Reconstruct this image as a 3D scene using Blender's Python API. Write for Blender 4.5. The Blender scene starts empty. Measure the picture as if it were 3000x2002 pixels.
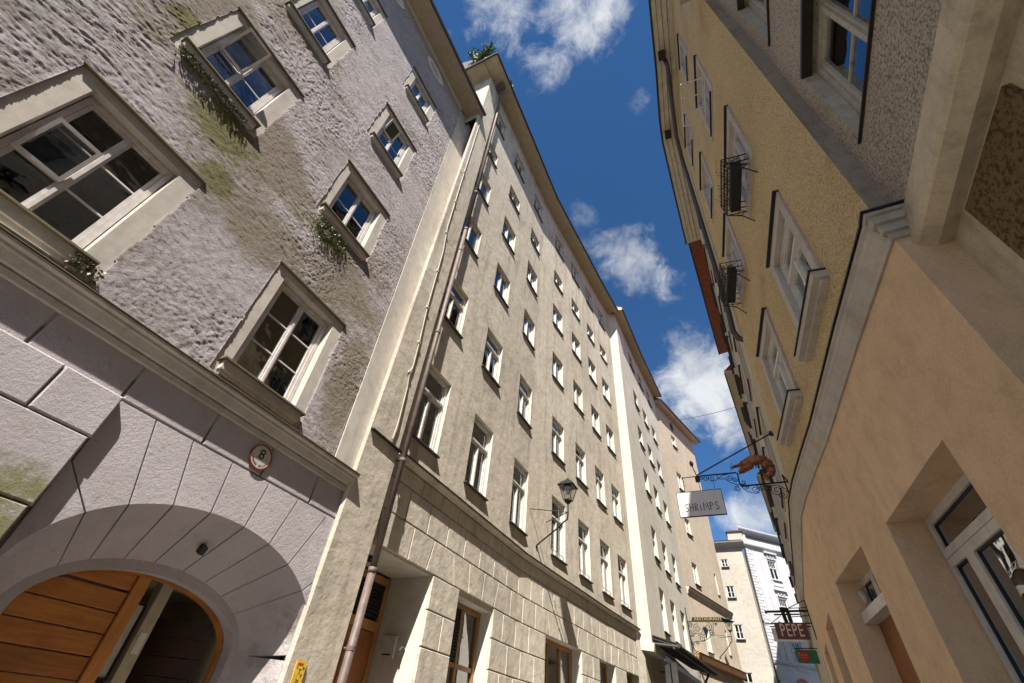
import bpy, bmesh, math, random
import numpy as np
from mathutils import Matrix, Vector
random.seed(7)
SC = bpy.context.scene
COL = SC.collection
PI = math.pi

# ------------------------------------------------------------------ camera
cam = bpy.data.objects.new('camera', bpy.data.cameras.new('camera'))
COL.objects.link(cam)
R = ((0.90445153, 0.22991125, 0.35931635), (0.41862699, -0.64024369, -0.64408032), (0.08196871, 0.73295896, -0.67531644))
cam.matrix_world = Matrix(((*R[0], 0), (*R[1], 0), (*R[2], 1.6), (0, 0, 0, 1)))
cam.data.sensor_width = 36.0
cam.data.lens = 36.0 * 1277 / 3000
cam.data.clip_start = 0.02
cam.data.clip_end = 2000
SC.camera = cam

# ------------------------------------------------------------------ node helpers
def N(nt, typ, loc=None, **kw):
    n = nt.nodes.new(typ)
    for k, v in kw.items():
        if k == 'inp':
            for a, b in v.items():
                n.inputs[a].default_value = b
        else:
            setattr(n, k, v)
    return n
def L(nt, a, b): nt.links.new(a, b)
def math_(nt, op, a, b=None, c=None, clamp=False):
    n = nt.nodes.new('ShaderNodeMath'); n.operation = op; n.use_clamp = clamp
    for i, v in enumerate((a, b, c)):
        if v is None: continue
        if isinstance(v, (int, float)): n.inputs[i].default_value = v
        else: nt.links.new(v, n.inputs[i])
    return n.outputs[0]
def mapr(nt, v, a, b, c=0., d=1., smooth=True):
    n = nt.nodes.new('ShaderNodeMapRange'); n.interpolation_type = 'SMOOTHSTEP' if smooth else 'LINEAR'
    nt.links.new(v, n.inputs['Value'])
    for k, x in (('From Min', a), ('From Max', b), ('To Min', c), ('To Max', d)): n.inputs[k].default_value = x
    return n.outputs[0]
def mixc(nt, fac, a, b, mode='MIX'):
    n = nt.nodes.new('ShaderNodeMix'); n.data_type = 'RGBA'; n.blend_type = mode
    if isinstance(fac, (int, float)): n.inputs[0].default_value = fac
    else: nt.links.new(fac, n.inputs[0])
    for i, v in ((6, a), (7, b)):
        if isinstance(v, (tuple, list)): n.inputs[i].default_value = (*v[:3], 1)
        else: nt.links.new(v, n.inputs[i])
    return n.outputs[2]
def noise(nt, vec, scale, detail=4, rough=.55, dist=0., out='Fac'):
    n = nt.nodes.new('ShaderNodeTexNoise')
    n.inputs['Scale'].default_value = scale; n.inputs['Detail'].default_value = detail
    n.inputs['Roughness'].default_value = rough; n.inputs['Distortion'].default_value = dist
    if vec is not None: nt.links.new(vec, n.inputs['Vector'])
    return n.outputs[out]
def mapping(nt, vec, scale=(1, 1, 1), rot=(0, 0, 0), loc=(0, 0, 0)):
    n = nt.nodes.new('ShaderNodeMapping')
    n.inputs['Scale'].default_value = scale; n.inputs['Rotation'].default_value = rot; n.inputs['Location'].default_value = loc
    nt.links.new(vec, n.inputs['Vector'])
    return n.outputs[0]

# ------------------------------------------------------------------ world, sun, exposure
SUN = Vector((1.0, -2.85, 3.9)).normalized()          # towards the sun
w = bpy.data.worlds.new("World"); SC.world = w; w.use_nodes = True
nt = w.node_tree; nt.nodes.clear()
sky = N(nt, 'ShaderNodeTexSky', sky_type='NISHITA', sun_disc=False, sun_elevation=math.asin(SUN.z),
        sun_rotation=math.atan2(SUN.x, SUN.y), altitude=1500, air_density=1.0, dust_density=0.15, ozone_density=3.5)
hs = N(nt, 'ShaderNodeHueSaturation', inp={'Saturation': 1.2, 'Value': .80})
L(nt, sky.outputs[0], hs.inputs['Color'])
tc = N(nt, 'ShaderNodeTexCoord')
dirv = tc.outputs['Generated']
CLOUDS_AND_FILL = [((-0.15, 0.10, 0.984), .085, .85), ((-0.060, 0.170, 0.983), .075, .8), ((-0.110, 0.225, 0.967), .055, .75), ((0.0, 0.185, 0.981), .075, .7),
          ((0.045, 0.15, 0.985), .055, .6), ((-0.074, 0.606, 0.792), .075, .95), ((-0.010, 0.648, 0.762), .05, .65), ((-0.124, 0.575, 0.81), .045, .6),
          ((0.005, 0.815, 0.58), .105, 1.15), ((-0.02, 0.762, 0.645), .055, .75), ((0.03, 0.86, 0.51), .075, .9), ((0.018, 0.936, 0.351), .06, .9),
          ((0.075, 0.93, 0.355), .06, .9), ((-0.133, 0.49, 0.862), .045, .45), ((0.031, 0.343, 0.939), .03, .35), ((-0.02, 0.5, 0.866), .03, .25),
          ((-0.55, -0.2, 0.81), .4, 1.1), ((0.6, -0.3, 0.74), .42, 1.1), ((-0.2, -0.75, 0.63), .34, 1.0), ((0.8, 0.4, 0.45), .38, 1.1), ((-0.8, 0.3, 0.5), .42, 1.1), ((-0.9, -0.3, 0.3), .4, 1.1), ((0.75, -0.5, 0.4), .3, 1.), ((-0.6, 0.65, 0.45), .2, .8), ((0.5, 0.7, 0.5), .2, .8)]  # last row: unseen clouds, added broad to brighten the street as fill
acc = None
for c, rad, amp in CLOUDS_AND_FILL:
    d = N(nt, 'ShaderNodeVectorMath', operation='DISTANCE'); L(nt, dirv, d.inputs[0]); d.inputs[1].default_value = Vector(c).normalized()
    v = mapr(nt, d.outputs['Value'], 0, rad * 1.75, amp, 0.)
    acc = v if acc is None else math_(nt, 'MAXIMUM', acc, v)
warp = N(nt, 'ShaderNodeVectorMath', operation='MULTIPLY_ADD')
L(nt, noise(nt, dirv, 5, 3, .6, out='Color'), warp.inputs[0]); warp.inputs[1].default_value = (.16, .16, .16); L(nt, dirv, warp.inputs[2])
f1n = noise(nt, warp.outputs[0], 8.5, 15, .66)
f2n = noise(nt, dirv, 30, 8, .65)
dens = math_(nt, 'ADD', math_(nt, 'MULTIPLY', math_(nt, 'SUBTRACT', f1n, .5), 2.5), math_(nt, 'MULTIPLY', math_(nt, 'SUBTRACT', f2n, .5), .5))
dens = math_(nt, 'ADD', dens, acc)
mask = math_(nt, 'MULTIPLY', mapr(nt, dens, .30, 1.25), mapr(nt, acc, 0.02, .3))
shade = noise(nt, warp.outputs[0], 5.0, 5, .55)
ccol = mixc(nt, mapr(nt, shade, .38, .62), (2.8, 3.0, 3.35), (5.3, 5.4, 5.45))
sepd = N(nt, 'ShaderNodeSeparateXYZ'); L(nt, dirv, sepd.inputs[0])
mask = math_(nt, 'MULTIPLY', mask, mapr(nt, sepd.outputs[2], 0.02, .2))
mask = math_(nt, 'MULTIPLY', mask, .88)
skyc = mixc(nt, mask, hs.outputs[0], ccol)
bg = N(nt, 'ShaderNodeBackground', inp={'Strength': 0.066}); L(nt, skyc, bg.inputs['Color'])
wo = N(nt, 'ShaderNodeOutputWorld'); L(nt, bg.outputs[0], wo.inputs['Surface'])

sun = bpy.data.objects.new('sun', bpy.data.lights.new('sun', 'SUN')); COL.objects.link(sun)
sun.data.energy = 4.2; sun.data.angle = math.radians(0.5); sun.data.color = (1.0, 0.95, 0.87)
sun.rotation_euler = SUN.to_track_quat('Z', 'Y').to_euler()
vs = SC.view_settings
vs.view_transform = 'Standard'; vs.look = 'None'; vs.gamma = 1; vs.use_curve_mapping = False; vs.exposure = 1.45
SC.render.engine = 'CYCLES'
SC.cycles.max_bounces = 8; SC.cycles.diffuse_bounces = 4; SC.cycles.transparent_max_bounces = 16

# ------------------------------------------------------------------ materials
MATS = {}
def base_mat(name):
    m = bpy.data.materials.new(name); m.use_nodes = True; nt = m.node_tree
    p = nt.nodes['Principled BSDF']; MATS[name] = m
    return m, nt, p
def bump(nt, p, h, strength, dist, prev=None):
    b = nt.nodes.new('ShaderNodeBump'); b.inputs['Strength'].default_value = strength; b.inputs['Distance'].default_value = dist
    L(nt, h, b.inputs['Height'])
    if prev is not None: L(nt, prev, b.inputs['Normal'])
    L(nt, b.outputs[0], p.inputs['Normal'])
    return b.outputs[0]
def plaster(name, col, col2, rough=.92, grain=60, gb=.35, gd=.01, big=.6, dirt=None, dirtamt=.5, streak=.4, lump=0., lumpscale=6):
    m, nt, p = base_mat(name)
    v = N(nt, 'ShaderNodeTexCoord').outputs['Object']
    a = noise(nt, v, big, 6, .6, .3)
    b = noise(nt, v, 5.5, 6, .65)
    c = mixc(nt, mapr(nt, a, .35, .65), col, col2)
    c = mixc(nt, mapr(nt, b, .40, .72, 0, .55), c, tuple(x * .72 for x in col2))
    cr = nt.nodes.new('ShaderNodeTexVoronoi'); cr.feature = 'DISTANCE_TO_EDGE'; cr.inputs['Scale'].default_value = .55
    wv = N(nt, 'ShaderNodeVectorMath', operation='MULTIPLY_ADD'); L(nt, noise(nt, v, 3.0, 5, .7, out='Color'), wv.inputs[0]); wv.inputs[1].default_value = (.45, .45, .45); L(nt, v, wv.inputs[2]); L(nt, wv.outputs[0], cr.inputs['Vector'])
    crm = math_(nt, 'MULTIPLY', mapr(nt, cr.outputs['Distance'], .0, .006, 1, 0), mapr(nt, noise(nt, v, .9, 3, .5), .52, .62))
    c = mixc(nt, math_(nt, 'MULTIPLY', crm, .22), c, tuple(x * .35 for x in col2))
    if dirt:
        rs = noise(nt, mapping(nt, v, (9, 9, .22)), 1.0, 5, .6)
        c = mixc(nt, math_(nt, 'MULTIPLY', mapr(nt, rs, .52, .72), dirtamt * .55), c, dirt)
        st = noise(nt, mapping(nt, v, (2.6, 2.6, .35)), 1.7, 7, .65)
        c = mixc(nt, math_(nt, 'MULTIPLY', mapr(nt, st, .48, .72), dirtamt), c, dirt)
        sp = noise(nt, v, 1.1, 8, .7)
        c = mixc(nt, math_(nt, 'MULTIPLY', mapr(nt, sp, .52, .66), dirtamt * .7), c, dirt)
    fine = noise(nt, v, grain * 1.6, 3, .7)
    c = mixc(nt, mapr(nt, fine, .3, .7, 0, .16), c, (0.03, 0.028, 0.025))
    L(nt, c, p.inputs['Base Color']); p.inputs['Roughness'].default_value = rough
    p.inputs['Specular IOR Level'].default_value = .25
    n1 = bump(nt, p, noise(nt, v, grain, 6, .65), gb, gd)
    if lump: bump(nt, p, noise(nt, v, lumpscale, 5, .6), 1.0, lump, n1)
    return m
plaster('f2_plaster', (.64, .57, .47), (.555, .49, .40), dirt=(.31, .265, .20), dirtamt=.6, grain=45, gb=.25, gd=.008, lump=.012)
plaster('f2_block', (.64, .575, .475), (.555, .495, .405), dirt=(.24, .21, .165), dirtamt=.45, grain=40, gb=.35, gd=.01, lump=.015)
plaster('reveal_sunlit', (.64, .595, .51), (.58, .54, .46), grain=60, gb=.15, gd=.004)  # paler than the wall plaster: sun on the reveals put into the colour
plaster('f3_plaster', (.66, .61, .53), (.59, .545, .47), dirt=(.33, .3, .25), dirtamt=.3, grain=40, gb=.2, gd=.006)
plaster('f3_side', (.66, .61, .52), (.61, .565, .48), grain=40, gb=.2, gd=.006)
plaster('f4_plaster', (.55, .465, .37), (.49, .415, .33), dirt=(.36, .29, .22), dirtamt=.35, grain=30, gb=.2, gd=.008)
plaster('cream_plaster', (.52, .475, .41), (.455, .415, .355), grain=25, gb=.3, gd=.012, lump=.02, lumpscale=3)
plaster('white_paint_wall', (.56, .555, .575), (.51, .505, .53), grain=40, gb=.15, gd=.006)
plaster('grey_trim', (.54, .49, .43), (.48, .435, .385), grain=60, gb=.2, gd=.005, dirt=(.25, .22, .18), dirtamt=.3)
plaster('soffit', (.55, .46, .33), (.50, .42, .30), grain=40, gb=.15, gd=.005, dirt=(.35, .28, .2), dirtamt=.25)
plaster('peach_plaster', (.75, .53, .345), (.70, .49, .315), grain=55, gb=.5, gd=.012, big=.9, dirt=(.55, .38, .24), dirtamt=.22, lump=.01, lumpscale=9)
plaster('pale_khaki', (.58, .52, .40), (.52, .47, .37), dirt=(.22, .19, .14), dirtamt=.4, grain=40, gb=.3, gd=.008)
plaster('surround_grey', (.57, .51, .45), (.51, .46, .41), grain=60, gb=.15, gd=.004, dirt=(.28, .25, .22), dirtamt=.3)
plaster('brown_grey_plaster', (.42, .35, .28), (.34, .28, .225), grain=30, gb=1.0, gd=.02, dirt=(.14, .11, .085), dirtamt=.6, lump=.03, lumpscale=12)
plaster('soffit_pale', (.70, .62, .50), (.64, .57, .46), grain=40, gb=.2, gd=.005, dirt=(.3, .25, .19), dirtamt=.35)
plaster('recess_plaster', (.47, .40, .29), (.43, .365, .27), grain=50, gb=.2, gd=.005)
plaster('ground_wall_pale', (.66, .56, .42), (.58, .49, .37), grain=40, gb=.3, gd=.01, dirt=(.25, .19, .12), dirtamt=.5)

def roughcast(name, col, col2, spot, scale=38, strength=1.0, dist=.02, stains=None):
    m, nt, p = base_mat(name)
    v = N(nt, 'ShaderNodeTexCoord').outputs['Object']
    a = noise(nt, v, .8, 6, .6)
    c = mixc(nt, mapr(nt, a, .35, .65), col, col2)
    sp = noise(nt, v, scale * .62, 5, .75)
    c = mixc(nt, mapr(nt, sp, .46, .60, 0, .78), c, spot)
    if stains:
        c = mixc(nt, mapr(nt, noise(nt, v, 1.6, 6, .7), .54, .7, 0, .5), c, stains)
    L(nt, c, p.inputs['Base Color']); p.inputs['Roughness'].default_value = .95; p.inputs['Specular IOR Level'].default_value = .2
    b1 = bump(nt, p, noise(nt, v, scale, 6, .7), strength, dist)
    vo = nt.nodes.new('ShaderNodeTexVoronoi'); vo.inputs['Scale'].default_value = scale * .9; L(nt, v, vo.inputs['Vector'])
    bump(nt, p, vo.outputs['Distance'], .6 * strength, dist * .6, b1)
    return m
roughcast('yellow_roughcast', (.70, .54, .30), (.62, .475, .265), (.27, .20, .11), stains=(.50, .25, .11), scale=85, dist=.011)
roughcast('grey_roughcast', (.58, .50, .41), (.48, .415, .34), (.11, .09, .07), scale=85, dist=.014)
roughcast('brown_roughcast', (.22, .14, .075), (.17, .11, .06), (.045, .03, .018), scale=50, dist=.018)

def f1_skin_mat():
    m, nt, p = base_mat('lilac_skin')
    v = N(nt, 'ShaderNodeTexCoord').outputs['Object']
    a = noise(nt, v, .9, 6, .6)
    c = mixc(nt, mapr(nt, a, .35, .65), (.46, .41, .42), (.39, .35, .345))
    tan = noise(nt, mapping(nt, v, (1, 1.1, 2.1), (math.radians(-24), 0, 0)), 1.0, 8, .68, .4)
    sepx = N(nt, 'ShaderNodeSeparateXYZ'); L(nt, v, sepx.inputs[0])
    y, z = sepx.outputs[1], sepx.outputs[2]
    # weathering: ochre-brown where the lime wash has worn off the wall between the windows
    def spot(y0, z0, ry, rz):
        dy = math_(nt, 'DIVIDE', math_(nt, 'SUBTRACT', y, y0), ry); dz = math_(nt, 'DIVIDE', math_(nt, 'SUBTRACT', z, z0), rz)
        d = math_(nt, 'SQRT', math_(nt, 'ADD', math_(nt, 'MULTIPLY', dy, dy), math_(nt, 'MULTIPLY', dz, dz)))
        return mapr(nt, d, 0, 1, 1, 0)
    wear = None
    for q in ((.9, 8.3, 2.0, 1.7), (-1.2, 9.5, 2.2, 2.5), (3.3, 7.6, 1.5, 1.9), (-.5, 12.5, 1.6, 3.), (4.1, 6.0, .6, 2.6), (1.6, 7.0, 1.6, 1.2)):
        s = spot(*q); wear = s if wear is None else math_(nt, 'MAXIMUM', wear, s)
    wm = mapr(nt, math_(nt, 'ADD', math_(nt, 'MULTIPLY', wear, .33), math_(nt, 'MULTIPLY', tan, 1.0)), .50, .78)
    c = mixc(nt, math_(nt, 'MULTIPLY', wm, .9), c, (.235, .195, .145))
    # moss below the second-storey window
    moss = None
    for q in ((.35, 7.95, .95, .85), (-.55, 8.6, .55, .45), (.75, 7.1, .5, .6), (2.6, 8.2, .9, .5), (-.9, 9.0, .4, .5), (-1.6, 12.2, .6, .5)):
        s = spot(*q); moss = s if moss is None else math_(nt, 'MAXIMUM', moss, s)
    mn = noise(nt, mapping(nt, v, (1, 1.6, 5.5), (math.radians(-26), 0, 0)), 3.2, 10, .75)
    mm = mapr(nt, math_(nt, 'ADD', math_(nt, 'MULTIPLY', moss, .46), mn), .64, .80)
    c = mixc(nt, math_(nt, 'MULTIPLY', mm, .9), c, (.15, .14, .045))
    dk = noise(nt, mapping(nt, v, (1, 2.2, 6), (math.radians(-24), 0, 0)), 2.4, 8, .75)
    c = mixc(nt, mapr(nt, dk, .50, .66, 0, .75), c, (.12, .10, .08))
    fk = noise(nt, mapping(nt, v, (1, 6, 15), (math.radians(-26), 0, 0)), 4.0, 6, .7)
    c = mixc(nt, mapr(nt, fk, .55, .68, 0, .6), c, (.13, .11, .095))
    L(nt, c, p.inputs['Base Color']); p.inputs['Roughness'].default_value = .95; p.inputs['Specular IOR Level'].default_value = .2
    n1 = bump(nt, p, noise(nt, mapping(nt, v, (1, 1, 2.4), (math.radians(-24), 0, 0)), 36, 7, .75), 1.0, .026)
    bump(nt, p, noise(nt, v, 90, 3, .7), .4, .006, n1)
f1_skin_mat()
def lilac_block():
    m, nt, p = base_mat('lilac_block')
    v = N(nt, 'ShaderNodeTexCoord').outputs['Object']
    c = mixc(nt, mapr(nt, noise(nt, v, 1.3, 6, .6), .35, .65), (.49, .445, .455), (.43, .385, .39))
    c = mixc(nt, mapr(nt, noise(nt, v, 7, 6, .75), .56, .7, 0, .5), c, (.30, .255, .21))
    sepx = N(nt, 'ShaderNodeSeparateXYZ'); L(nt, v, sepx.inputs[0])
    y, z = sepx.outputs[1], sepx.outputs[2]
    g = math_(nt, 'MULTIPLY', mapr(nt, y, 1.45, 1.75, 1, 0), mapr(nt, z, 2.75, 3.4, 1, 0))
    gm = mapr(nt, math_(nt, 'ADD', math_(nt, 'MULTIPLY', g, .55), noise(nt, v, 5.5, 9, .75)), .78, 1.12)
    c = mixc(nt, math_(nt, 'MULTIPLY', gm, .85), c, (.17, .17, .05))
    bs = math_(nt, 'MULTIPLY', mapr(nt, y, 4.2, 5.0), mapr(nt, noise(nt, v, 3.2, 9, .75), .48, .62))
    c = mixc(nt, math_(nt, 'MULTIPLY', bs, .6), c, (.19, .165, .13))
    L(nt, c, p.inputs['Base Color']); p.inputs['Roughness'].default_value = .95; p.inputs['Specular IOR Level'].default_value = .2
    n1 = bump(nt, p, noise(nt, v, 20, 10, .78), .9, .022)
    bump(nt, p, noise(nt, v, 70, 4, .7), .5, .008, n1)
lilac_block()
def wood(name, c1, c2, axis='y', scale=1., rough=.5):
    m, nt, p = base_mat(name)
    v = N(nt, 'ShaderNodeTexCoord').outputs['Object']
    sc = {'x': (1.2, 18, 18), 'y': (18, 1.2, 18), 'z': (18, 18, 1.2)}[axis]
    g = noise(nt, mapping(nt, v, sc), 1.6 * scale, 10, .72, 1.2)
    oi = N(nt, 'ShaderNodeObjectInfo')
    c = mixc(nt, mapr(nt, g, .35, .68), c1, c2)
    c = mixc(nt, mapr(nt, noise(nt, v, 2.2, 4, .6), .4, .7, 0, .45), c, tuple(x * .55 for x in c2))
    hs = N(nt, 'ShaderNodeHueSaturation'); L(nt, c, hs.inputs['Color'])
    L(nt, mapr(nt, oi.outputs['Random'], 0, 1, .82, 1.18, False), hs.inputs['Value'])
    L(nt, hs.outputs[0], p.inputs['Base Color']); p.inputs['Roughness'].default_value = rough
    bump(nt, p, g, .25, .004)
wood('gate_wood', (.42, .16, .035), (.28, .095, .02), 'y')
wood('gate_stile_wood', (.46, .19, .045), (.36, .13, .03), 'z')
wood('dark_wood', (.065, .030, .022), (.035, .018, .014), 'y')
wood('door_wood', (.30, .11, .028), (.20, .07, .018), 'z')
wood('window_wood', (.40, .21, .075), (.30, .15, .05), 'z')
wood('black_timber', (.018, .014, .012), (.010, .008, .007), 'y', rough=.85)
def paint(name, col, rough=.45, chip=None, metal=0., spec=.5, var=.12):
    m, nt, p = base_mat(name)
    v = N(nt, 'ShaderNodeTexCoord').outputs['Object']
    n = noise(nt, v, 9, 6, .7)
    c = mixc(nt, mapr(nt, n, .35, .7, 0, 1), col, tuple(x * (1 - 2 * var) for x in col))
    if chip:
        c = mixc(nt, mapr(nt, noise(nt, mapping(nt, v, (1, 1, 3)), 26, 6, .8), .56, .62, 0, 1), c, chip)
    L(nt, c, p.inputs['Base Color']); p.inputs['Roughness'].default_value = rough; p.inputs['Metallic'].default_value = metal
    p.inputs['Specular IOR Level'].default_value = spec
    bump(nt, p, noise(nt, v, 60, 4, .6), .15, .002)
paint('white_frame', (.66, .63, .57), .4)
paint('lilac_frame', (.60, .555, .53), .4)
paint('old_frame', (.46, .42, .35), .55, chip=(.16, .12, .08))
paint('pvc_white', (.56, .54, .52), .35)
paint('dark_metal', (.05, .042, .036), .45, metal=.6)
paint('black_iron', (.014, .014, .015), .5, metal=.3)
paint('copper_pipe', (.155, .11, .095), .6, metal=.1, var=.2)
paint('grey_pipe', (.085, .08, .075), .5, metal=.4)
paint('mossy_sill', (.13, .105, .06), .8, chip=(.06, .07, .02))
paint('stone_sill', (.50, .46, .40), .8, var=.2)
paint('cable_paint', (.48, .43, .35), .7)
paint('red_fascia', (.24, .062, .032), .6, var=.25)
paint('slot_black', (.012, .012, .014), .6)
paint('lamp_glass_white', (.62, .60, .55), .2)
paint('enamel_white', (.52, .48, .42), .3)
paint('enamel_red', (.22, .03, .02), .35)
paint('ink_black', (.01, .01, .01), .5)
paint('sign_yellow', (.70, .45, .05), .4)
paint('sign_panel', (.78, .75, .74), .35, var=.06)
paint('pepe_brown', (.14, .036, .018), .4)
paint('pepe_cream', (.85, .66, .52), .5)
paint('sign_green', (.035, .17, .06), .35)
paint('sign_red', (.42, .04, .02), .4)
paint('gold', (.55, .38, .10), .4, metal=.4)
paint('shrimp_red', (.50, .15, .055), .5, chip=(.13, .045, .025), var=.35)
paint('shrimp_brown', (.27, .10, .045), .55, chip=(.08, .03, .018), var=.4)
paint('shrimp_dark', (.07, .02, .012), .5)
paint('leaf_green', (.075, .11, .018), .55, var=.3)
paint('leaf_bright', (.15, .21, .035), .55, var=.3)
paint('twig', (.10, .07, .045), .8)
paint('slate_roof', (.10, .095, .09), .8, var=.3)
paint('red_tile', (.30, .10, .05), .85, var=.3)
paint('asphalt', (.06, .058, .055), .9, var=.3)
paint('cobble', (.34, .32, .29), .85, var=.3)
paint('paper', (.62, .60, .52), .7)
paint('orange_under', (.46, .25, .12), .7)
paint('light_box', (.85, .88, .90), .35)
def dark_room():
    m, nt, p = base_mat('room_dark'); p.inputs['Base Color'].default_value = (.07, .062, .055, 1); p.inputs['Roughness'].default_value = .9
    m, nt, p = base_mat('curtain')
    v = N(nt, 'ShaderNodeTexCoord').outputs['Object']
    wv = nt.nodes.new('ShaderNodeTexWave'); wv.inputs['Scale'].default_value = 9; wv.inputs['Distortion'].default_value = 2; L(nt, v, wv.inputs['Vector'])
    L(nt, mixc(nt, wv.outputs['Fac'], (.55, .53, .48), (.36, .34, .31)), p.inputs['Base Color']); p.inputs['Roughness'].default_value = .9
dark_room()
def glass_mat(name, tint, boost=1.8, base=.06, wob=.004):
    m = bpy.data.materials.new(name); m.use_nodes = True; nt = m.node_tree; nt.nodes.clear(); MATS[name] = m
    fr = N(nt, 'ShaderNodeFresnel', inp={'IOR': 1.5})
    gl = N(nt, 'ShaderNodeBsdfGlossy', inp={'Roughness': .015, 'Color': (.95, .97, 1, 1)})
    tr = N(nt, 'ShaderNodeBsdfTransparent', inp={'Color': (*tint, 1)})
    v = N(nt, 'ShaderNodeTexCoord').outputs['Object']
    b = nt.nodes.new('ShaderNodeBump'); b.inputs['Strength'].default_value = .6; b.inputs['Distance'].default_value = wob
    L(nt, noise(nt, v, 3.0, 2, .5), b.inputs['Height']); L(nt, b.outputs[0], gl.inputs['Normal']); L(nt, b.outputs[0], fr.inputs['Normal'])
    mx = N(nt, 'ShaderNodeMixShader')
    L(nt, math_(nt, 'ADD', math_(nt, 'MULTIPLY', fr.outputs[0], boost), base, clamp=True), mx.inputs[0])
    L(nt, tr.outputs[0], mx.inputs[1]); L(nt, gl.outputs[0], mx.inputs[2])
    o = N(nt, 'ShaderNodeOutputMaterial'); L(nt, mx.outputs[0], o.inputs[0])
glass_mat('glass', (.72, .76, .78), boost=2.1, base=.0)
glass_mat('glass_shop', (.55, .58, .58), boost=2.4, base=.12, wob=.006)
glass_mat('lantern_glass', (.88, .88, .84), boost=1.2, base=.05)
M = MATS

# ------------------------------------------------------------------ object helpers
def meta(o, label=None, cat=None, group=None, kind=None):
    for k, v in (('label', label), ('category', cat), ('group', group), ('kind', kind)):
        if v: o[k] = v
    return o
def empty(name, loc, label=None, cat=None, group=None):
    o = bpy.data.objects.new(name, None); COL.objects.link(o); o.location = loc; o.empty_display_size = .2
    return meta(o, label, cat, group)
class MB:
    """collects faces; build() links them as one mesh object"""
    def __init__(s): s.v = []; s.f = []; s.m = []
    def add(s, vs, fs, mi=0):
        b = len(s.v); s.v.extend([tuple(x) for x in vs]); s.f.extend([tuple(b + i for i in f) for f in fs]); s.m.extend([mi] * len(fs))
    def quad(s, a, b, c, d, mi=0): s.add([a, b, c, d], [(0, 1, 2, 3)], mi)
    def box(s, x0, x1, y0, y1, z0, z1, mi=0, T=None):
        vs = [(x, y, z) for z in (z0, z1) for y in (y0, y1) for x in (x0, x1)]
        if T: vs = [T(*q) for q in vs]
        s.add(vs, [(0, 2, 3, 1), (4, 5, 7, 6), (0, 1, 5, 4), (2, 6, 7, 3), (0, 4, 6, 2), (1, 3, 7, 5)], mi)
    def prism(s, poly, n0, n1, T, bev=.0, mi=0):
        """poly [(s,z)], outer face at n1, back at n0, T(s,z,n)->world"""
        k = len(poly)
        if bev:
            cx = sum(p[0] for p in poly) / k; cz = sum(p[1] for p in poly) / k
            ins = []
            for i in range(k):
                a, b, c = poly[i - 1], poly[i], poly[(i + 1) % k]
                d1 = Vector((b[0] - a[0], b[1] - a[1])); d2 = Vector((c[0] - b[0], c[1] - b[1]))
                if d1.length < 1e-6: d1 = d2
                if d2.length < 1e-6: d2 = d1
                d1.normalize(); d2.normalize()
                n = Vector((-(d1.y + d2.y), d1.x + d2.x))
                if n.length < 1e-6: n = Vector((-d1.y, d1.x))
                n.normalize()
                if n.dot(Vector((cx - b[0], cz - b[1]))) < 0: n = -n
                ins.append((b[0] + n.x * bev * 1.3, b[1] + n.y * bev * 1.3))
            rings = [(poly, n0), (poly, n1 - bev), (ins, n1)]
        else: rings = [(poly, n0), (poly, n1)]
        vs = [T(p[0], p[1], n) for P, n in rings for p in P]
        fs = [tuple(range(k))[::-1], tuple((len(rings) - 1) * k + i for i in range(k))]
        for r in range(len(rings) - 1):
            for i in range(k):
                j = (i + 1) % k; fs.append((r * k + i, r * k + j, (r + 1) * k + j, (r + 1) * k + i))
        s.add(vs, fs, mi)
    def tube(s, pts, r, seg=8, mi=0, cap=True):
        pts = [Vector(p) for p in pts]; rr = r if isinstance(r, (list, tuple)) else [r] * len(pts)
        base = len(s.v); up = None
        for i, p in enumerate(pts):
            d = (pts[min(i + 1, len(pts) - 1)] - pts[max(i - 1, 0)]).normalized()
            if up is None:
                up = Vector((0, 0, 1)) if abs(d.z) < .9 else Vector((1, 0, 0))
            a = d.cross(up)
            if a.length < 1e-5: a = d.cross(Vector((.3, 1, .2)))
            a.normalize(); b = a.cross(d).normalized(); up = b
            for k in range(seg):
                t = 2 * PI * k / seg; s.v.append(tuple(p + (a * math.cos(t) + b * math.sin(t)) * rr[i]))
        for i in range(len(pts) - 1):
            for k in range(seg):
                k2 = (k + 1) % seg
                s.f.append((base + i * seg + k, base + i * seg + k2, base + (i + 1) * seg + k2, base + (i + 1) * seg + k)); s.m.append(mi)
        if cap:
            s.f.append(tuple(base + k for k in range(seg))); s.m.append(mi)
            s.f.append(tuple(base + (len(pts) - 1) * seg + k for k in range(seg))); s.m.append(mi)
    def mesh(s, name, mats, smooth=False):
        me = bpy.data.meshes.new(name); me.from_pydata(s.v, [], s.f)
        for m in (mats if isinstance(mats, (list, tuple)) else [mats]): me.materials.append(M[m])
        if len(me.materials) > 1: me.polygons.foreach_set('material_index', s.m)
        bm = bmesh.new(); bm.from_mesh(me); bmesh.ops.recalc_face_normals(bm, faces=bm.faces); bm.to_mesh(me); bm.free()
        if smooth: me.polygons.foreach_set('use_smooth', [True] * len(me.polygons))
        me.update(); return me
    def build(s, name, mats, parent=None, smooth=False, **kw):
        return link(name, s.mesh(name, mats, smooth), parent, **kw)
def link(name, me, parent=None, mat=None, **kw):
    o = bpy.data.objects.new(name, me); COL.objects.link(o)
    if mat is not None: o.matrix_world = mat
    if parent is not None:
        o.parent = parent
        if mat is None: o.matrix_parent_inverse = world(parent).inverted()
        else: o.matrix_parent_inverse = world(parent).inverted(); o.matrix_basis = mat
    return meta(o, **kw)
WORLD = {}
def world(o):
    if o.name in WORLD: return WORLD[o.name]
    return o.matrix_parent_inverse.copy() @ o.matrix_basis if o.parent is None else world(o.parent) @ o.matrix_parent_inverse @ o.matrix_basis

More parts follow.
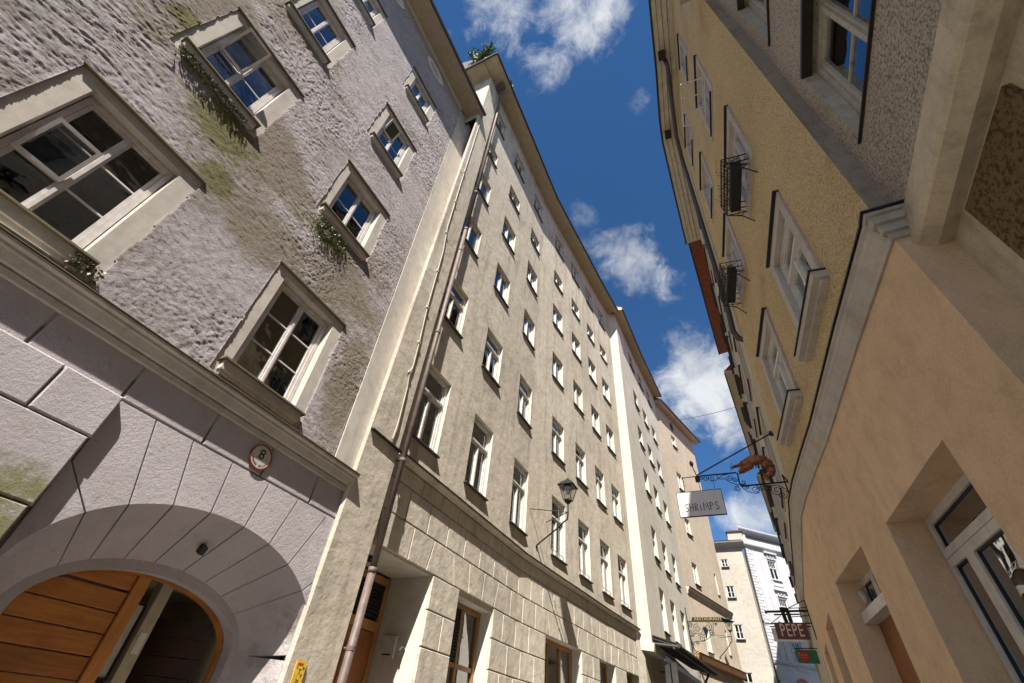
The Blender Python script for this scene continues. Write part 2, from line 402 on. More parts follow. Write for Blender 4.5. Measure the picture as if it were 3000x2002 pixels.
class Fac:
    """a facade: plan polyline; street side lies to the right of its direction; lean shears it back as it rises"""
    def __init__(s, P, lean=0., z0=4.49):
        s.P = [Vector(p) for p in P]; s.lean = lean; s.z0 = z0; s.S = [0.]
        for a, b in zip(s.P, s.P[1:]): s.S.append(s.S[-1] + (b - a).length)
        s.len = s.S[-1]
        s.D = [(b - a).normalized() for a, b in zip(s.P, s.P[1:])]
        s.Nn = [Vector((d.y, -d.x)) for d in s.D]
    def seg(s, q):
        for i in range(len(s.D)):
            if q <= s.S[i + 1] or i == len(s.D) - 1: return i
    def nrm(s, q):
        i = s.seg(q); n = s.Nn[i]
        if i > 0 and abs(q - s.S[i]) < 1e-4: n = (n + s.Nn[i - 1]).normalized()
        if i < len(s.D) - 1 and abs(q - s.S[i + 1]) < 1e-4: n = (n + s.Nn[i + 1]).normalized()
        return n
    def T(s, q, z, n=0.):
        i = s.seg(q); p = s.P[i] + s.D[i] * (q - s.S[i]); nn = s.nrm(q)
        p = p + nn * (n - s.lean * (z - s.z0))
        return (p.x, p.y, z)
    def aty(s, y):
        for i in range(len(s.D)):
            a, b = s.P[i], s.P[i + 1]; t = (y - a.y) / (b.y - a.y) if abs(b.y - a.y) > 1e-6 else -9
            if 0 <= t <= 1 or (i == len(s.D) - 1 and t > 1) or (i == 0 and t < 0): return s.S[i] + t * (b - a).length
        return (y - s.P[0].y) / (s.P[1].y - s.P[0].y) * (s.P[1] - s.P[0]).length
    def mat(s, q, z, n=0.):
        i = s.seg(q); d = s.D[i]; nn = s.Nn[i]; p = s.T(q, z, n)
        X = Vector((d.x, d.y, 0)); Z = (Vector((0, 0, 1)) - Vector((nn.x, nn.y, 0)) * s.lean).normalized(); Y = Z.cross(X).normalized()
        m = Matrix(((X.x, Y.x, Z.x, p[0]), (X.y, Y.y, Z.y, p[1]), (X.z, Y.z, Z.z, p[2]), (0, 0, 0, 1)))
        return m
    def wall(s, name, s0, s1, z0, z1, holes, mats, parent, n=0., **kw):
        """wall sheet with rectangular openings (sa,sb,za,zb,depth) and their reveals"""
        cs = sorted({round(x, 4) for x in [s0, s1] + [h[k] for h in holes for k in (0, 1)] + [q for q in s.S if s0 < q < s1] if s0 - 1e-6 <= x <= s1 + 1e-6})
        cz = sorted({round(x, 4) for x in [z0, z1] + [h[k] for h in holes for k in (2, 3)] if z0 - 1e-6 <= x <= z1 + 1e-6})
        mb = MB(); idx = {}
        def vid(i, j):
            if (i, j) not in idx: idx[(i, j)] = len(mb.v); mb.v.append(s.T(cs[i], cz[j], n))
            return idx[(i, j)]
        for i in range(len(cs) - 1):
            mx = (cs[i] + cs[i + 1]) / 2
            hh = [h for h in holes if h[0] < mx < h[1]]
            j = 0
            for j in range(len(cz) - 1):
                mz = (cz[j] + cz[j + 1]) / 2
                if any(h[2] < mz < h[3] for h in hh): continue
                mb.f.append((vid(i, j), vid(i + 1, j), vid(i + 1, j + 1), vid(i, j + 1))); mb.m.append(0)
        for h in holes:
            a, b, c, d, dep = h[:5]; sp = h[5] if len(h) > 5 else 0.
            if dep <= 0: continue
            o = [s.T(a, c, n), s.T(b, c, n), s.T(b, d, n), s.T(a, d, n)]
            i_ = [s.T(a + sp, c, n - dep), s.T(b - sp, c, n - dep), s.T(b - sp, d, n - dep), s.T(a + sp, d, n - dep)]
            for k in range(4): mb.quad(o[k], o[(k + 1) % 4], i_[(k + 1) % 4], i_[k], 1)
        return mb.build(name, mats, parent, **kw)
    def band(s, name, s0, s1, prof, mats, parent, mi=None, step=None, **kw):
        """moulding: profile [(n,z)] swept along the facade"""
        qs = sorted({s0, s1} | {q for q in s.S if s0 < q < s1})
        mb = MB(); k = len(prof)
        vs = [s.T(q, z, n) for q in qs for n, z in prof]
        fs = []; 
        for i in range(len(qs) - 1):
            for j in range(k):
                j2 = (j + 1) % k; fs.append((i * k + j, i * k + j2, (i + 1) * k + j2, (i + 1) * k + j))
        fs += [tuple(range(k)), tuple((len(qs) - 1) * k + j for j in range(k))]
        mb.add(vs, fs)
        if mi:
            for i in range(len(qs) - 1):
                for j in range(k): mb.m[i * k + j] = mi[j]
        return mb.build(name, mats, parent, **kw)

# ------------------------------------------------------------------ windows
WC = {}
def window_meshes(w, h, depth, casements=2, rows=1, toplight=0., frame='white_frame', fw=.05, curtain=0, sillp=.06, sill='dark_metal', sillh=.03, toprows=1, open_=None, roomd=.5, topcols=1, bar=.05):
    """local frame: x along wall, y into the wall, z up; origin at the middle of the opening's bottom edge"""
    key = (w, h, depth, casements, rows, toplight, frame, fw, curtain, sillp, sill, sillh, toprows, open_, roomd, topcols, bar)
    if key in WC: return WC[key]
    out = []
    f = MB(); x0, x1 = -w / 2 + .004, w / 2 - .004; ya, yb = depth - .045, depth + .03
    f.box(x0, x0 + fw, ya, yb, .004, h - .004); f.box(x1 - fw, x1, ya, yb, .004, h - .004)
    f.box(x0 + fw, x1 - fw, ya, yb, .004, fw); f.box(x0 + fw, x1 - fw, ya, yb, h - fw, h - .004)
    ztop = h - fw
    lights = []
    if toplight:
        zt = h - fw - toplight; f.box(x0 + fw, x1 - fw, ya - .02, yb, zt - bar * .7, zt); lights.append(('top', x0 + fw, x1 - fw, zt, h - fw)); ztop = zt - bar * .7
    out.append(('window', f.mesh('window', frame), None))
    cw = (x1 - x0 - 2 * fw) / casements
    for k in range(casements): lights.append(('c%d' % k, x0 + fw + cw * k, x0 + fw + cw * (k + 1), fw, ztop))
    for nm, a, b, c, d in lights:
        sw = bar * .75; g = MB(); yo = depth - .03; ye = depth + .015; rot = None
        top = nm == 'top'; nr = toprows if top else rows; nc = topcols if top else 1
        g.box(a + .002, a + sw, yo, ye, c + .002, d - .002); g.box(b - sw, b - .002, yo, ye, c + .002, d - .002)
        g.box(a + sw, b - sw, yo, ye, c + .002, c + sw); g.box(a + sw, b - sw, yo, ye, d - sw, d - .002)
        if not top and nm == 'c0' and casements == 2: g.box(b - .018, b + .018, yo - .018, yo, c + .002, d - .002)
        ph = (d - c - 2 * sw) / nr; pw = (b - a - 2 * sw) / nc
        for r in range(1, nr): g.box(a + sw, b - sw, yo + .012, ye - .008, c + sw + ph * r - .011, c + sw + ph * r + .011)
        for q in range(1, nc): g.box(a + sw + pw * q - .011, a + sw + pw * q + .011, yo + .012, ye - .008, c + sw, d - sw)
        out.append(('sash', g.mesh('sash', frame), None))
        for r in range(nr):
            for q in range(nc):
                pm = MB(); pm.box(a + sw + pw * q, a + sw + pw * (q + 1), depth - .004, depth + .002, c + sw + ph * r, c + sw + ph * (r + 1)); out.append(('pane', pm.mesh('pane', 'glass'), None))
    rm = MB(); y0, y1 = depth + .03, depth + .03 + roomd; X = w * .9
    rm.quad((-w / 2, y0, 0), (-w / 2, y0, h), (-X, y1, h + .1), (-X, y1, -.1)); rm.quad((w / 2, y0, 0), (w / 2, y0, h), (X, y1, h + .1), (X, y1, -.1))
    rm.quad((-w / 2, y0, h), (w / 2, y0, h), (X, y1, h + .1), (-X, y1, h + .1)); rm.quad((-w / 2, y0, 0), (w / 2, y0, 0), (X, y1, -.1), (-X, y1, -.1))
    rm.quad((-X, y1, -.1), (X, y1, -.1), (X, y1, h + .1), (-X, y1, h + .1))
    out.append(('interior', rm.mesh('interior', 'room_dark'), None))
    if curtain >= 5:
        cm = MB(); zb = h * {5: .72, 6: .45, 7: .2}[curtain]; cm.box(-w / 2 + fw, w / 2 - fw, depth + .06, depth + .065, zb, h - fw); out.append(('blind', cm.mesh('blind', 'curtain'), None))
    elif curtain:
        cm = MB(); rnd = random.Random(curtain * 17 + int(w * 100))
        for sgn in (-1, 1):
            cwid = w * (.16 + .12 * rnd.random()) if curtain != 3 else w * .5
            n = 10; top = h - fw
            for i in range(n):
                u0 = i / n; u1 = (i + 1) / n
                xa = sgn * (w / 2 - fw - cwid * u0); xb = sgn * (w / 2 - fw - cwid * u1)
                wa = .02 * math.sin(u0 * 22); wb = .02 * math.sin(u1 * 22)
                cm.quad((xa, depth + .09 + wa, fw), (xb, depth + .09 + wb, fw), (xb, depth + .09 + wb, top), (xa, depth + .09 + wa, top))
        out.append(('curtain', cm.mesh('curtain', 'curtain'), None))
    if sillp:
        sm = MB(); sm.box(-w / 2 - .03, w / 2 + .03, -sillp, depth - .05, -sillh, .0035); out.append(('sill', sm.mesh('sill', sill), None))
    WC[key] = out
    return out
def place_window(fac, q, z, parent, n=0., name='window', **kw):
    parts = window_meshes(**kw); m = fac.mat(q, z, n)
    root = link(name, parts[0][1], parent, m); WORLD[root.name] = m
    for nm, me, _ in parts[1:]:
        o = bpy.data.objects.new(nm, me); COL.objects.link(o); o.parent = root
    return root
def stone_rows(fac, parent, rects, n0, n1, mats, gap=.012, bev=.012, name='stone_block'):
    for r in rects:
        if len(r) == 4 and not isinstance(r[0], (tuple, list)): poly = [(r[0] + gap, r[2] + gap), (r[1] - gap, r[2] + gap), (r[1] - gap, r[3] - gap), (r[0] + gap, r[3] - gap)]
        else: poly = r
        mb = MB(); mb.prism(poly, n0, n1, fac.T, bev); mb.build(name, mats, parent)
def clip_convex(poly, a, b, keep_left=True):
    """clip poly by the line a->b keeping its left side"""
    out = []
    def side(p): return (b[0] - a[0]) * (p[1] - a[1]) - (b[1] - a[1]) * (p[0] - a[0])
    for i in range(len(poly)):
        p, q = poly[i], poly[(i + 1) % len(poly)]; sp, sq = side(p), side(q)
        if not keep_left: sp, sq = -sp, -sq
        if sp >= 0: out.append(p)
        if sp * sq < 0:
            t = sp / (sp - sq); out.append((p[0] + (q[0] - p[0]) * t, p[1] + (q[1] - p[1]) * t))
    return out

# ------------------------------------------------------------------ ground (out of frame below, still there)
g = MB(); g.quad((-300, -300, -.004), (300, -300, -.004), (300, 300, -.004), (-300, 300, -.004)); g.build('ground', 'asphalt', kind='structure')
g = MB(); g.quad((-5.4, -12, .0), (2.2, -12, .0), (4.5, 60, .0), (-3.6, 60, 0)); g.build('street', 'cobble', kind='structure')

# ================================================================== LILAC HOUSE (left, nearest)
N_BEFORE_F1 = {o.name for o in SC.objects}
F1 = Fac([(-5.4, -9.0), (-5.4, 5.15)], lean=.035)
S1 = lambda y: y + 9.0
lilac = empty('lilac_townhouse', (-5.4, -2, 0), 'lilac grey rough plastered old townhouse with moss stained wall and arched gateway', 'house')
# openings: (yc, half width opening, z0, z1 opening, outer y0,y1,z0,z1 of the smooth surround)
W1 = [(-.085, .55, 4.9, 6.74, -.86, .69, 4.69, 6.88), (2.85, .56, 4.9, 6.72, 2.10, 3.60, 4.70, 6.85),
      (-.055, .53, 8.62, 10.28, -.80, .70, 8.38, 10.42), (2.75, .52, 8.66, 10.24, 2.05, 3.47, 8.46, 10.40),
      (-.02, .45, 12.1, 13.7, -.62, .64, 11.92, 13.9), (2.70, .46, 12.0, 13.66, 2.0, 3.38, 11.86, 13.78),
      (.02, .42, 15.72, 16.95, -.56, .61, 15.52, 17.15), (2.72, .44, 15.68, 17.0, 2.05, 3.38, 15.47, 17.18)]
for k in range(8):                                      # two further columns on the part of the wall behind the camera
    c = W1[k]
    if k % 2 == 0:
        for dy in (-2.95, -5.9): W1.append((c[0] + dy, c[1], c[2], c[3], c[4] + dy, c[5] + dy, c[6], c[7]))
holes = [(S1(c[0] - c[1]), S1(c[0] + c[1]), c[2], c[3], .20, .02) for c in W1]
OV = [(2.72, 19.05), (.25, 19.05), (-2.4, 19.05)]
F1.wall('wall', 0, S1(4.95), 4.1, 20.4, holes, ['grey_trim', 'surround_grey'], lilac)
# ---- rough trowelled skin, proud of the surrounds: real relief
def vnoise(x, y, seed=0):
    xi = np.floor(x).astype(np.int64); yi = np.floor(y).astype(np.int64); xf = x - xi; yf = y - yi
    def hsh(a, b):
        n = (a * 374761393 + b * 668265263 + seed * 1442695041) & 0xffffffff
        n = ((n ^ (n >> 13)) * 1274126177) & 0xffffffff
        return ((n ^ (n >> 16)) & 0xffff) / 65535.0
    u = xf * xf * xf * (xf * (xf * 6 - 15) + 10); v = yf * yf * yf * (yf * (yf * 6 - 15) + 10)
    return (hsh(xi, yi) * (1 - u) + hsh(xi + 1, yi) * u) * (1 - v) + (hsh(xi, yi + 1) * (1 - u) + hsh(xi + 1, yi + 1) * u) * v
def trowel(Y, Z):
    ang = np.radians(-26 + 34 * (vnoise(Y * .55, Z * .55, 3) - .5) * 2)
    wy = Y + .16 * (vnoise(Y * 2.1, Z * 2.1, 5) - .5); wz = Z + .16 * (vnoise(Y * 2.1, Z * 2.1, 6) - .5)
    u = wy * np.cos(ang) + wz * np.sin(ang); v = -wy * np.sin(ang) + wz * np.cos(ang)
    h = 0
    for k, (fu, fv, a) in enumerate(((3.0, 12, .3), (6.5, 25, .8), (12, 46, .75))):
        n = vnoise(u * fu, v * fv, 10 + k); h = h + a * (1 - np.abs(2 * n - 1)) ** .8
    h = h / 2.0 + .40 * (vnoise(Y * 2.6, Z * 2.6, 20) - .5) + .40 * (vnoise(Y * 12, Z * 12, 21) - .5) + .42 * (vnoise(Y * 29, Z * 29, 22) - .5) + .12 * (np.random.RandomState(1).rand(*Y.shape) - .5)
    return h
def skin():
    y0, y1, z0, z1 = -3.4, 4.36, 4.62, 19.75
    dy = .0175
    ys = np.arange(y0, y1 + dy, dy); zs = np.concatenate([np.arange(z0, 11.0, .0175), np.arange(11.0, z1, .028)])
    Y, Z = np.meshgrid(ys, zs, indexing='ij'); h = trowel(Y, Z)
    calm = .38 + .62 * np.clip((vnoise(Y * .8, Z * .8, 31) - .25) * 2.2, 0, 1)
    H = .013 + .024 * h * calm
    edge = np.full_like(Y, 1.0); keep = np.ones((len(ys) - 1, len(zs) - 1), bool)
    yc = (ys[:-1] + ys[1:]) / 2; zc = (zs[:-1] + zs[1:]) / 2; YC, ZC = np.meshgrid(yc, zc, indexing='ij')
    wob = .012 * (vnoise(YC * 7, ZC * 7, 41) - .5) * 2
    for c in W1: keep &= ~((YC > c[4] + wob * .5) & (YC < c[5] + wob) & (ZC > c[6] + wob) & (ZC < c[7] + wob))
    for (oy, oz) in OV: keep &= ~((((YC - oy) / .50) ** 2 + ((ZC - oz) / .36) ** 2) < 1)
    idx = np.arange(Y.size).reshape(Y.shape)
    q = np.stack([idx[:-1, :-1], idx[1:, :-1], idx[1:, 1:], idx[:-1, 1:]], -1)[keep]
    X = -5.4 - .035 * (Z - 4.49) + H
    # skirts along every border so that the coat has thickness
    bi = []
    K = np.pad(keep, 1)
    for (di, dj, a, b) in ((-1, 0, (0, 0), (0, 1)), (1, 0, (1, 0), (1, 1)), (0, -1, (0, 0), (1, 0)), (0, 1, (0, 1), (1, 1))):
        nb = K[1 + di:K.shape[0] - 1 + di, 1 + dj:K.shape[1] - 1 + dj]; e = keep & ~nb; I, J = np.nonzero(e)
        bi.append(np.stack([idx[I + a[0], J + a[1]], idx[I + b[0], J + b[1]]], -1))
    bi = np.concatenate(bi); nv = Y.size
    V = np.stack([X.ravel(), Y.ravel(), Z.ravel()], -1)
    ub, inv = np.unique(bi, return_inverse=True); inv = inv.reshape(bi.shape)
    VB = V[ub].copy(); VB[:, 0] = -5.4 - .035 * (VB[:, 2] - 4.49) - .002
    SK = np.stack([bi[:, 0], bi[:, 1], nv + inv[:, 1], nv + inv[:, 0]], -1)
    V = np.concatenate([V, VB]); Q = np.concatenate([q, SK]).astype(np.int32)
    me = bpy.data.meshes.new('rough_plaster'); me.vertices.add(len(V)); me.vertices.foreach_set('co', V.astype(np.float32).ravel())
    me.loops.add(Q.size); me.loops.foreach_set('vertex_index', Q.ravel()); me.polygons.add(len(Q))
    me.polygons.foreach_set('loop_start', np.arange(0, Q.size, 4, dtype=np.int32)); me.materials.append(M['lilac_skin'])
    me.update(calc_edges=True); me.polygons.foreach_set('use_smooth', [True] * len(Q)); me.validate()
    link('rough_plaster', me, lilac)
skin()
mb = MB(); mb.quad(F1.T(0, 4.6, .03), F1.T(S1(-3.4), 4.6, .03), F1.T(S1(-3.4), 19.7, .03), F1.T(0, 19.7, .03))
# (the wall behind the camera keeps its openings and a plain coat)
F1.wall('rough_plaster', 0, S1(-3.4), 4.62, 19.7, [(S1(c[4]), S1(c[5]), c[6], c[7], .03) for c in W1 if c[0] < -3], ['lilac_skin', 'lilac_skin'], lilac, n=.03)
for i, c in enumerate(W1):
    wdt = 2 * c[1] - .04
    win = place_window(F1, S1(c[0]), c[2], lilac, w=wdt, h=c[3] - c[2], depth=.17 if i < 4 else .12, casements=2, rows=3 if i < 2 else (2 if i < 4 or i in (4, 5) else 1), frame='lilac_frame', fw=.06, sillp=0, roomd=.8, bar=.065, curtain=(0 if i in (0, 2) else 1))
    # thick plastered sill block with a mossy sheet-metal cover
    sb = MB(); sb.box(-c[1] - .1, c[1] + .1, -.085, .16, -.155, -.03); sb.box(-c[1] - .07, c[1] + .07, -.05, .16, -.20, -.155)
    o = bpy.data.objects.new('sill', sb.mesh('sill', 'surround_grey')); COL.objects.link(o); o.parent = win
    sb = MB(); sb.box(-c[1] - .14, c[1] + .14, -.13, .15, -.030, -.006)
    o = bpy.data.objects.new('sill_cover', sb.mesh('sill_cover', 'mossy_sill')); COL.objects.link(o); o.parent = win
    # dark drip edge over the surround
    hb = MB(); hw = (c[5] - c[4]) / 2; cc = (c[4] + c[5]) / 2 - c[0]
    hb.box(cc - hw - .02, cc + hw + .02, -.055, .0, c[7] - c[2] - .012, c[7] - c[2] + .012)
    o = bpy.data.objects.new('drip_edge', hb.mesh('drip_edge', 'mossy_sill')); COL.objects.link(o); o.parent = win
# a top casement pushed open on three windows
def open_sash(facq, z, w, h, ang, parent, fac=F1, n=0., name='open_sash', frame='lilac_frame'):
    m = fac.mat(facq, z, n) @ Matrix.Rotation(ang, 4, 'X')
    g = MB(); b = .04; g.box(-w / 2, -w / 2 + b, -.02, .02, 0, h); g.box(w / 2 - b, w / 2, -.02, .02, 0, h); g.box(-w / 2 + b, w / 2 - b, -.02, .02, 0, b); g.box(-w / 2 + b, w / 2 - b, -.02, .02, h - b, h)
    o = link(name, g.mesh(name, frame), parent, m); WORLD[o.name] = m
    p = MB(); p.box(-w / 2 + b, w / 2 - b, -.003, .003, b, h - b); q = bpy.data.objects.new('pane', p.mesh('pane', 'glass')); COL.objects.link(q); q.parent = o
open_sash(S1(-.33), 5.52, .44, .56, math.radians(14), lilac, n=-.12)
open_sash(S1(-.27), 9.44, .44, .62, math.radians(42), lilac, n=-.12)
open_sash(S1(2.52), 12.88, .38, .56, math.radians(16), lilac, n=-.08)
for oy, oz in OV:
    def ring(ry, rz, n): return [F1.T(S1(oy + ry * math.cos(a)), oz + rz * math.sin(a), n) for a in [2 * PI * k / 28 for k in range(28)]]
    mb = MB(); a, b, c, d = ring(.50, .36, .05), ring(.33, .23, .05), ring(.28, .19, -.07), ring(.50, .36, .0)
    for P, Q in ((d, a), (a, b), (b, c)):
        for k in range(28): mb.quad(P[k], P[(k + 1) % 28], Q[(k + 1) % 28], Q[k])
    mb.build('oval_surround', 'white_frame', lilac)
    mb = MB(); mb.add(ring(.28, .19, -.06), [tuple(range(28))]); mb.build('oval_pane', 'slot_black', lilac)
F1.band('corner_strip', S1(4.40), S1(5.3), [(.0, 4.62), (.035, 4.62), (.035, 19.75), (.0, 19.75)], 'grey_trim', lilac)
# cornice over the ground floor
F1.band('cornice', 0, S1(4.86), [(.0, 4.27), (.07, 4.27), (.075, 4.33), (.055, 4.35), (.10, 4.365), (.13, 4.45), (.145, 4.47), (.145, 4.50), (.19, 4.515), (.19, 4.545), (.06, 4.585), (.0, 4.62)], 'grey_trim', lilac)
F1.band('cornice_cover', 0, S1(4.87), [(.05, 4.592), (.205, 4.552), (.205, 4.562), (.05, 4.604)], 'mossy_sill', lilac)
# broken paper strip lying on the cornice under the big window
o = MB(); o.box(S1(-.34), S1(.30), .06, .17, 4.60, 4.606, T=lambda a, b, c: F1.T(a, c + .03 * (a - S1(-.34)), b)); o.build('paper_strip', 'paper', label='pale strip of board lying on the stone cornice under the large left window', cat='board')
# eaves
F1.band('frieze', 0, S1(4.4), [(0, 19.72), (.06, 19.72), (.07, 19.95), (.0, 19.95)], 'white_frame', lilac)
F1.band('eave', 0, S1(4.95), [(.0, 19.95), (.78, 19.78), (.80, 19.98), (.0, 20.3)], 'soffit', lilac)
F1.band('gutter', 0, S1(4.97), [(.78, 19.74), (.84, 19.74), (.86, 19.86), (.82, 19.92), (.78, 19.92)], 'dark_metal', lilac)
F1.band('roof', 0, S1(4.9), [(.80, 19.99), (-5.0, 24.0), (-5.0, 20.3), (.0, 20.3)], 'slate_roof', lilac)
for ya, yb in ((4.9, 5.1), (-9, -8.8)):
    mb = MB(); mb.box(-14, -5.8, ya, yb, 0, 20.5); mb.build('side_wall', 'lilac_block', lilac)

# ---- ground floor: rusticated blocks, voussoirs, gate
AY, AZ, ARX, ARZ = 3.3, 2.2, 1.70, 1.06          # arris of the arch (ellipse)
IY, IZ, IRX, IRZ, IN = 3.27, 2.1, 1.27, .66, -.62   # inner ring
def ell(cy, cz, rx, rz, t): return (cy + rx * math.cos(t), cz + rz * math.sin(t))
T1 = lambda y, z, n=0.: F1.T(S1(y), z, n)
BN = .02
def lilac_stone(poly, n1, n0=-.03, bev=.014): 
    mb = MB(); mb.prism([(S1(a), b) for a, b in poly], n0, n1, F1.T, bev); mb.build('stone_block', 'lilac_block', lilac)
def R4(a, b, c, d, g=.011): return [(a + g, c + g), (b - g, c + g), (b - g, d - g), (a + g, d - g)]
for a, b in ((-2.6, -1.75), (-1.75, -.95), (-.95, -.1), (-.1, .70), (.70, 1.57), (1.57, 2.52), (2.52, 3.38), (3.38, 4.25), (4.25, 5.1)): lilac_stone(R4(a, b, 3.85, 4.30), BN)
for z0, z1, js in ((3.38, 3.85, (-2.4, -1.3, -.3, 1.02, 1.57)), (2.72, 3.38, (-2.6, -1.6, -.6, .55, 1.55)), (2.1, 2.72, (-2.4, -1.2, -.2, .9, 1.53)), (1.5, 2.1, (-2.6, -1.6, -.6, .55, 1.5)), (.9, 1.5, (-2.4, -1.2, -.2, .9, 1.5)), (.0, .9, (-2.6, -1.6, -.6, .55, 1.5))):
    for a, b in zip(js, js[1:]): lilac_stone(R4(a, b, z0, z1, .004), .115, n0=-.02, bev=.02)
JT = [((1.60, 2.2), (1.58, 2.2)), ((1.93, 2.83), (1.58, 3.17)), ((2.21, 3.02), (1.97, 3.84)), ((2.61, 3.15), (2.42, 3.84)), ((3.02, 3.22), (2.96, 3.84)), ((3.48, 3.26), (3.54, 3.84)),
      ((3.90, 3.2), (4.06, 3.84)), ((4.29, 3.07), (4.64, 3.84)), ((4.67, 2.86), (5.0, 3.20)), ((4.94, 2.2), (5.0, 2.15))]
def ang_of(p): return math.atan2((p[1] - AZ) / ARZ, (p[0] - AY) / ARX)
for k in range(len(JT) - 1):
    (a, ao), (b, bo) = JT[k], JT[k + 1]
    t0, t1 = ang_of(a), ang_of(b)
    if k == 0: t0 = PI
    if k == len(JT) - 2: t1 = 0.
    g = .006; t0 -= g; t1 += g; ns = 5
    arc = [ell(AY, AZ, ARX, ARZ, t0 + (t1 - t0) * i / ns) for i in range(ns + 1)]
    inn = [ell(IY, IZ, IRX, IRZ, t0 + (t1 - t0) * i / ns) for i in range(ns + 1)]
    ao = (ao[0] + .010, ao[1]); bo = (bo[0] - .010, bo[1])
    outer = [ao]
    if k == 1: outer = [ao, (1.58, 3.84)]
    if k == 7: outer = [ao, (5.12, 3.84)]; 
    outer = outer + [bo] if k != 7 else [ao, (5.12, 3.84), bo]
    mb = MB(); n = BN
    fa = [T1(*p, n) for p in arc]; fo = [T1(*p, n) for p in outer]; fi = [T1(*p, IN) for p in inn]
    mb.add(fa + fo[::-1], [tuple(range(len(fa) + len(fo)))])
    for i in range(ns): mb.quad(fa[i], fa[i + 1], fi[i + 1], fi[i])
    for P in (arc[0], ao), (arc[-1], bo):
        mb.quad(T1(*P[0], n), T1(*P[1], n), T1(*P[1], -.035), T1(*P[0], -.035))
    for e, f_ in ((0, 0), (-1, -1)):
        cpt = inn[e]; d = .03
        mb.quad(fa[e], fi[e], T1(inn[e][0], inn[e][1] + d, IN), T1(arc[e][0], arc[e][1] + d, n - .02))
    for i in range(len(outer) - 1): mb.quad(T1(*outer[i], n), T1(*outer[i + 1], n), T1(*outer[i + 1], -.035), T1(*outer[i], -.035))
    mb.build('voussoir', 'lilac_block', lilac)
# mortar bed behind the stones with the arched opening, and the jambs below the springing
mb = MB(); ns = 40
for i in range(ns):
    t0, t1 = PI - PI * i / ns, PI - PI * (i + 1) / ns; a, b = ell(AY, AZ, ARX + .012, ARZ + .012, t0), ell(AY, AZ, ARX + .012, ARZ + .012, t1)
    mb.quad(T1(a[0], a[1], -.02), T1(b[0], b[1], -.02), T1(b[0], 4.35, -.02), T1(a[0], 4.35, -.02))
    c, d = ell(IY, IZ, IRX + .02, IRZ + .02, t0), ell(IY, IZ, IRX + .02, IRZ + .02, t1)
    mb.quad(T1(a[0], a[1], -.02), T1(b[0], b[1], -.02), T1(d[0], d[1], IN), T1(c[0], c[1], IN))
mb.quad(T1(-8.9, 0, -.02), T1(AY - ARX - .012, 0, -.02), T1(AY - ARX - .012, 4.35, -.02), T1(-8.9, 4.35, -.02))
mb.quad(T1(AY + ARX + .012, 0, -.02), T1(5.15, 0, -.02), T1(5.15, 4.35, -.02), T1(AY + ARX + .012, 4.35, -.02))
mb.build('mortar_bed', 'lilac_block', lilac)
for zz in ((0, .75), (.75, 1.42), (1.42, 2.13)):
    mb = MB(); z0, z1 = zz[0] + .008, zz[1] - .008
    P = [(AY + ARX, BN), (5.12, BN), (5.12, -.03), (AY + ARX + .2, -.03)]
    for a, b in ((0, 1), (1, 2)): mb.quad(T1(P[a][0], z0, P[a][1]), T1(P[b][0], z0, P[b][1]), T1(P[b][0], z1, P[b][1]), T1(P[a][0], z1, P[a][1]))
    mb.quad(T1(AY + ARX, z0, BN), T1(IY + IRX, z0, IN), T1(IY + IRX, z1, IN), T1(AY + ARX, z1, BN))
    mb.quad(T1(AY + ARX, z1, BN), T1(5.12, z1, BN), T1(5.12, z1, -.03), T1(IY + IRX, z1, IN))
    mb.build('jamb_stone', 'lilac_block', lilac)
    mb = MB(); mb.quad(T1(AY - ARX, z0, BN), T1(IY - IRX, z0, IN), T1(IY - IRX, z1, IN), T1(AY - ARX, z1, BN)); mb.build('jamb_stone', 'lilac_block', lilac)
# smooth inner ring
def ringsolid(cy, cz, r0, r1, n0, n1, name, mat, parent, tmin=-.0, ns=36, zlow=0.):
    mb = MB(); pts = [(PI - PI * i / ns) for i in range(ns + 1)]
    O = [ell(cy, cz, *r0, t) for t in pts]; I = [ell(cy, cz, *r1, t) for t in pts]
    O = [(O[0][0], zlow)] + O + [(O[-1][0], zlow)]; I = [(I[0][0], zlow)] + I + [(I[-1][0], zlow)]
    for i in range(len(O) - 1):
        mb.quad(T1(*O[i], n1), T1(*O[i + 1], n1), T1(*I[i + 1], n1), T1(*I[i], n1))
        mb.quad(T1(*I[i], n1), T1(*I[i + 1], n1), T1(*I[i + 1], n0), T1(*I[i], n0))
        mb.quad(T1(*O[i], n1), T1(*O[i + 1], n1), T1(*O[i + 1], n0), T1(*O[i], n0))
    return mb.build(name, mat, parent)
ringsolid(IY, IZ, (IRX + .03, IRZ + .03), (1.17, .56), -.9, -.615, 'arch_ring', 'lilac_block', lilac)
gate = empty('arched_gate', T1(3.2, 0, -.8), 'wooden arched gate with horizontal orange planks, one leaf open', 'gate')
ringsolid(IY - .02, IZ, (1.175, .565), (1.145, .537), -.84, -.76, 'gate_frame', 'gate_wood', gate)
GY, GZ, GRX, GRZ = IY - .02, IZ, 1.145, .537
def in_arch(poly):
    """clip a rectangle by the arch: sample its top edge"""
    (a, b, c, d) = poly; out = [(a, c), (b, c)]
    xs = [b + (a - b) * i / 10 for i in range(11)]
    for x in xs:
        u = (x - GY) / GRX
        top = GZ + GRZ * math.sqrt(max(0, 1 - u * u)) if abs(u) < 1 else c
        out.append((x, max(c + .001, min(d, top))))
    return out
zz = 2.66; k = 0
for z1 in (2.66, 2.455, 2.265, 2.075, 1.885, 1.70, 1.51, 1.32, 1.13, .94, .75, .56, .37):
    poly = in_arch((2.16, 3.06, z1 - .19 + .006, z1 - .006))
    mb = MB(); mb.prism([(S1(a), b) for a, b in poly], -.83, -.785, F1.T, .004); mb.build('plank', 'gate_wood', gate)
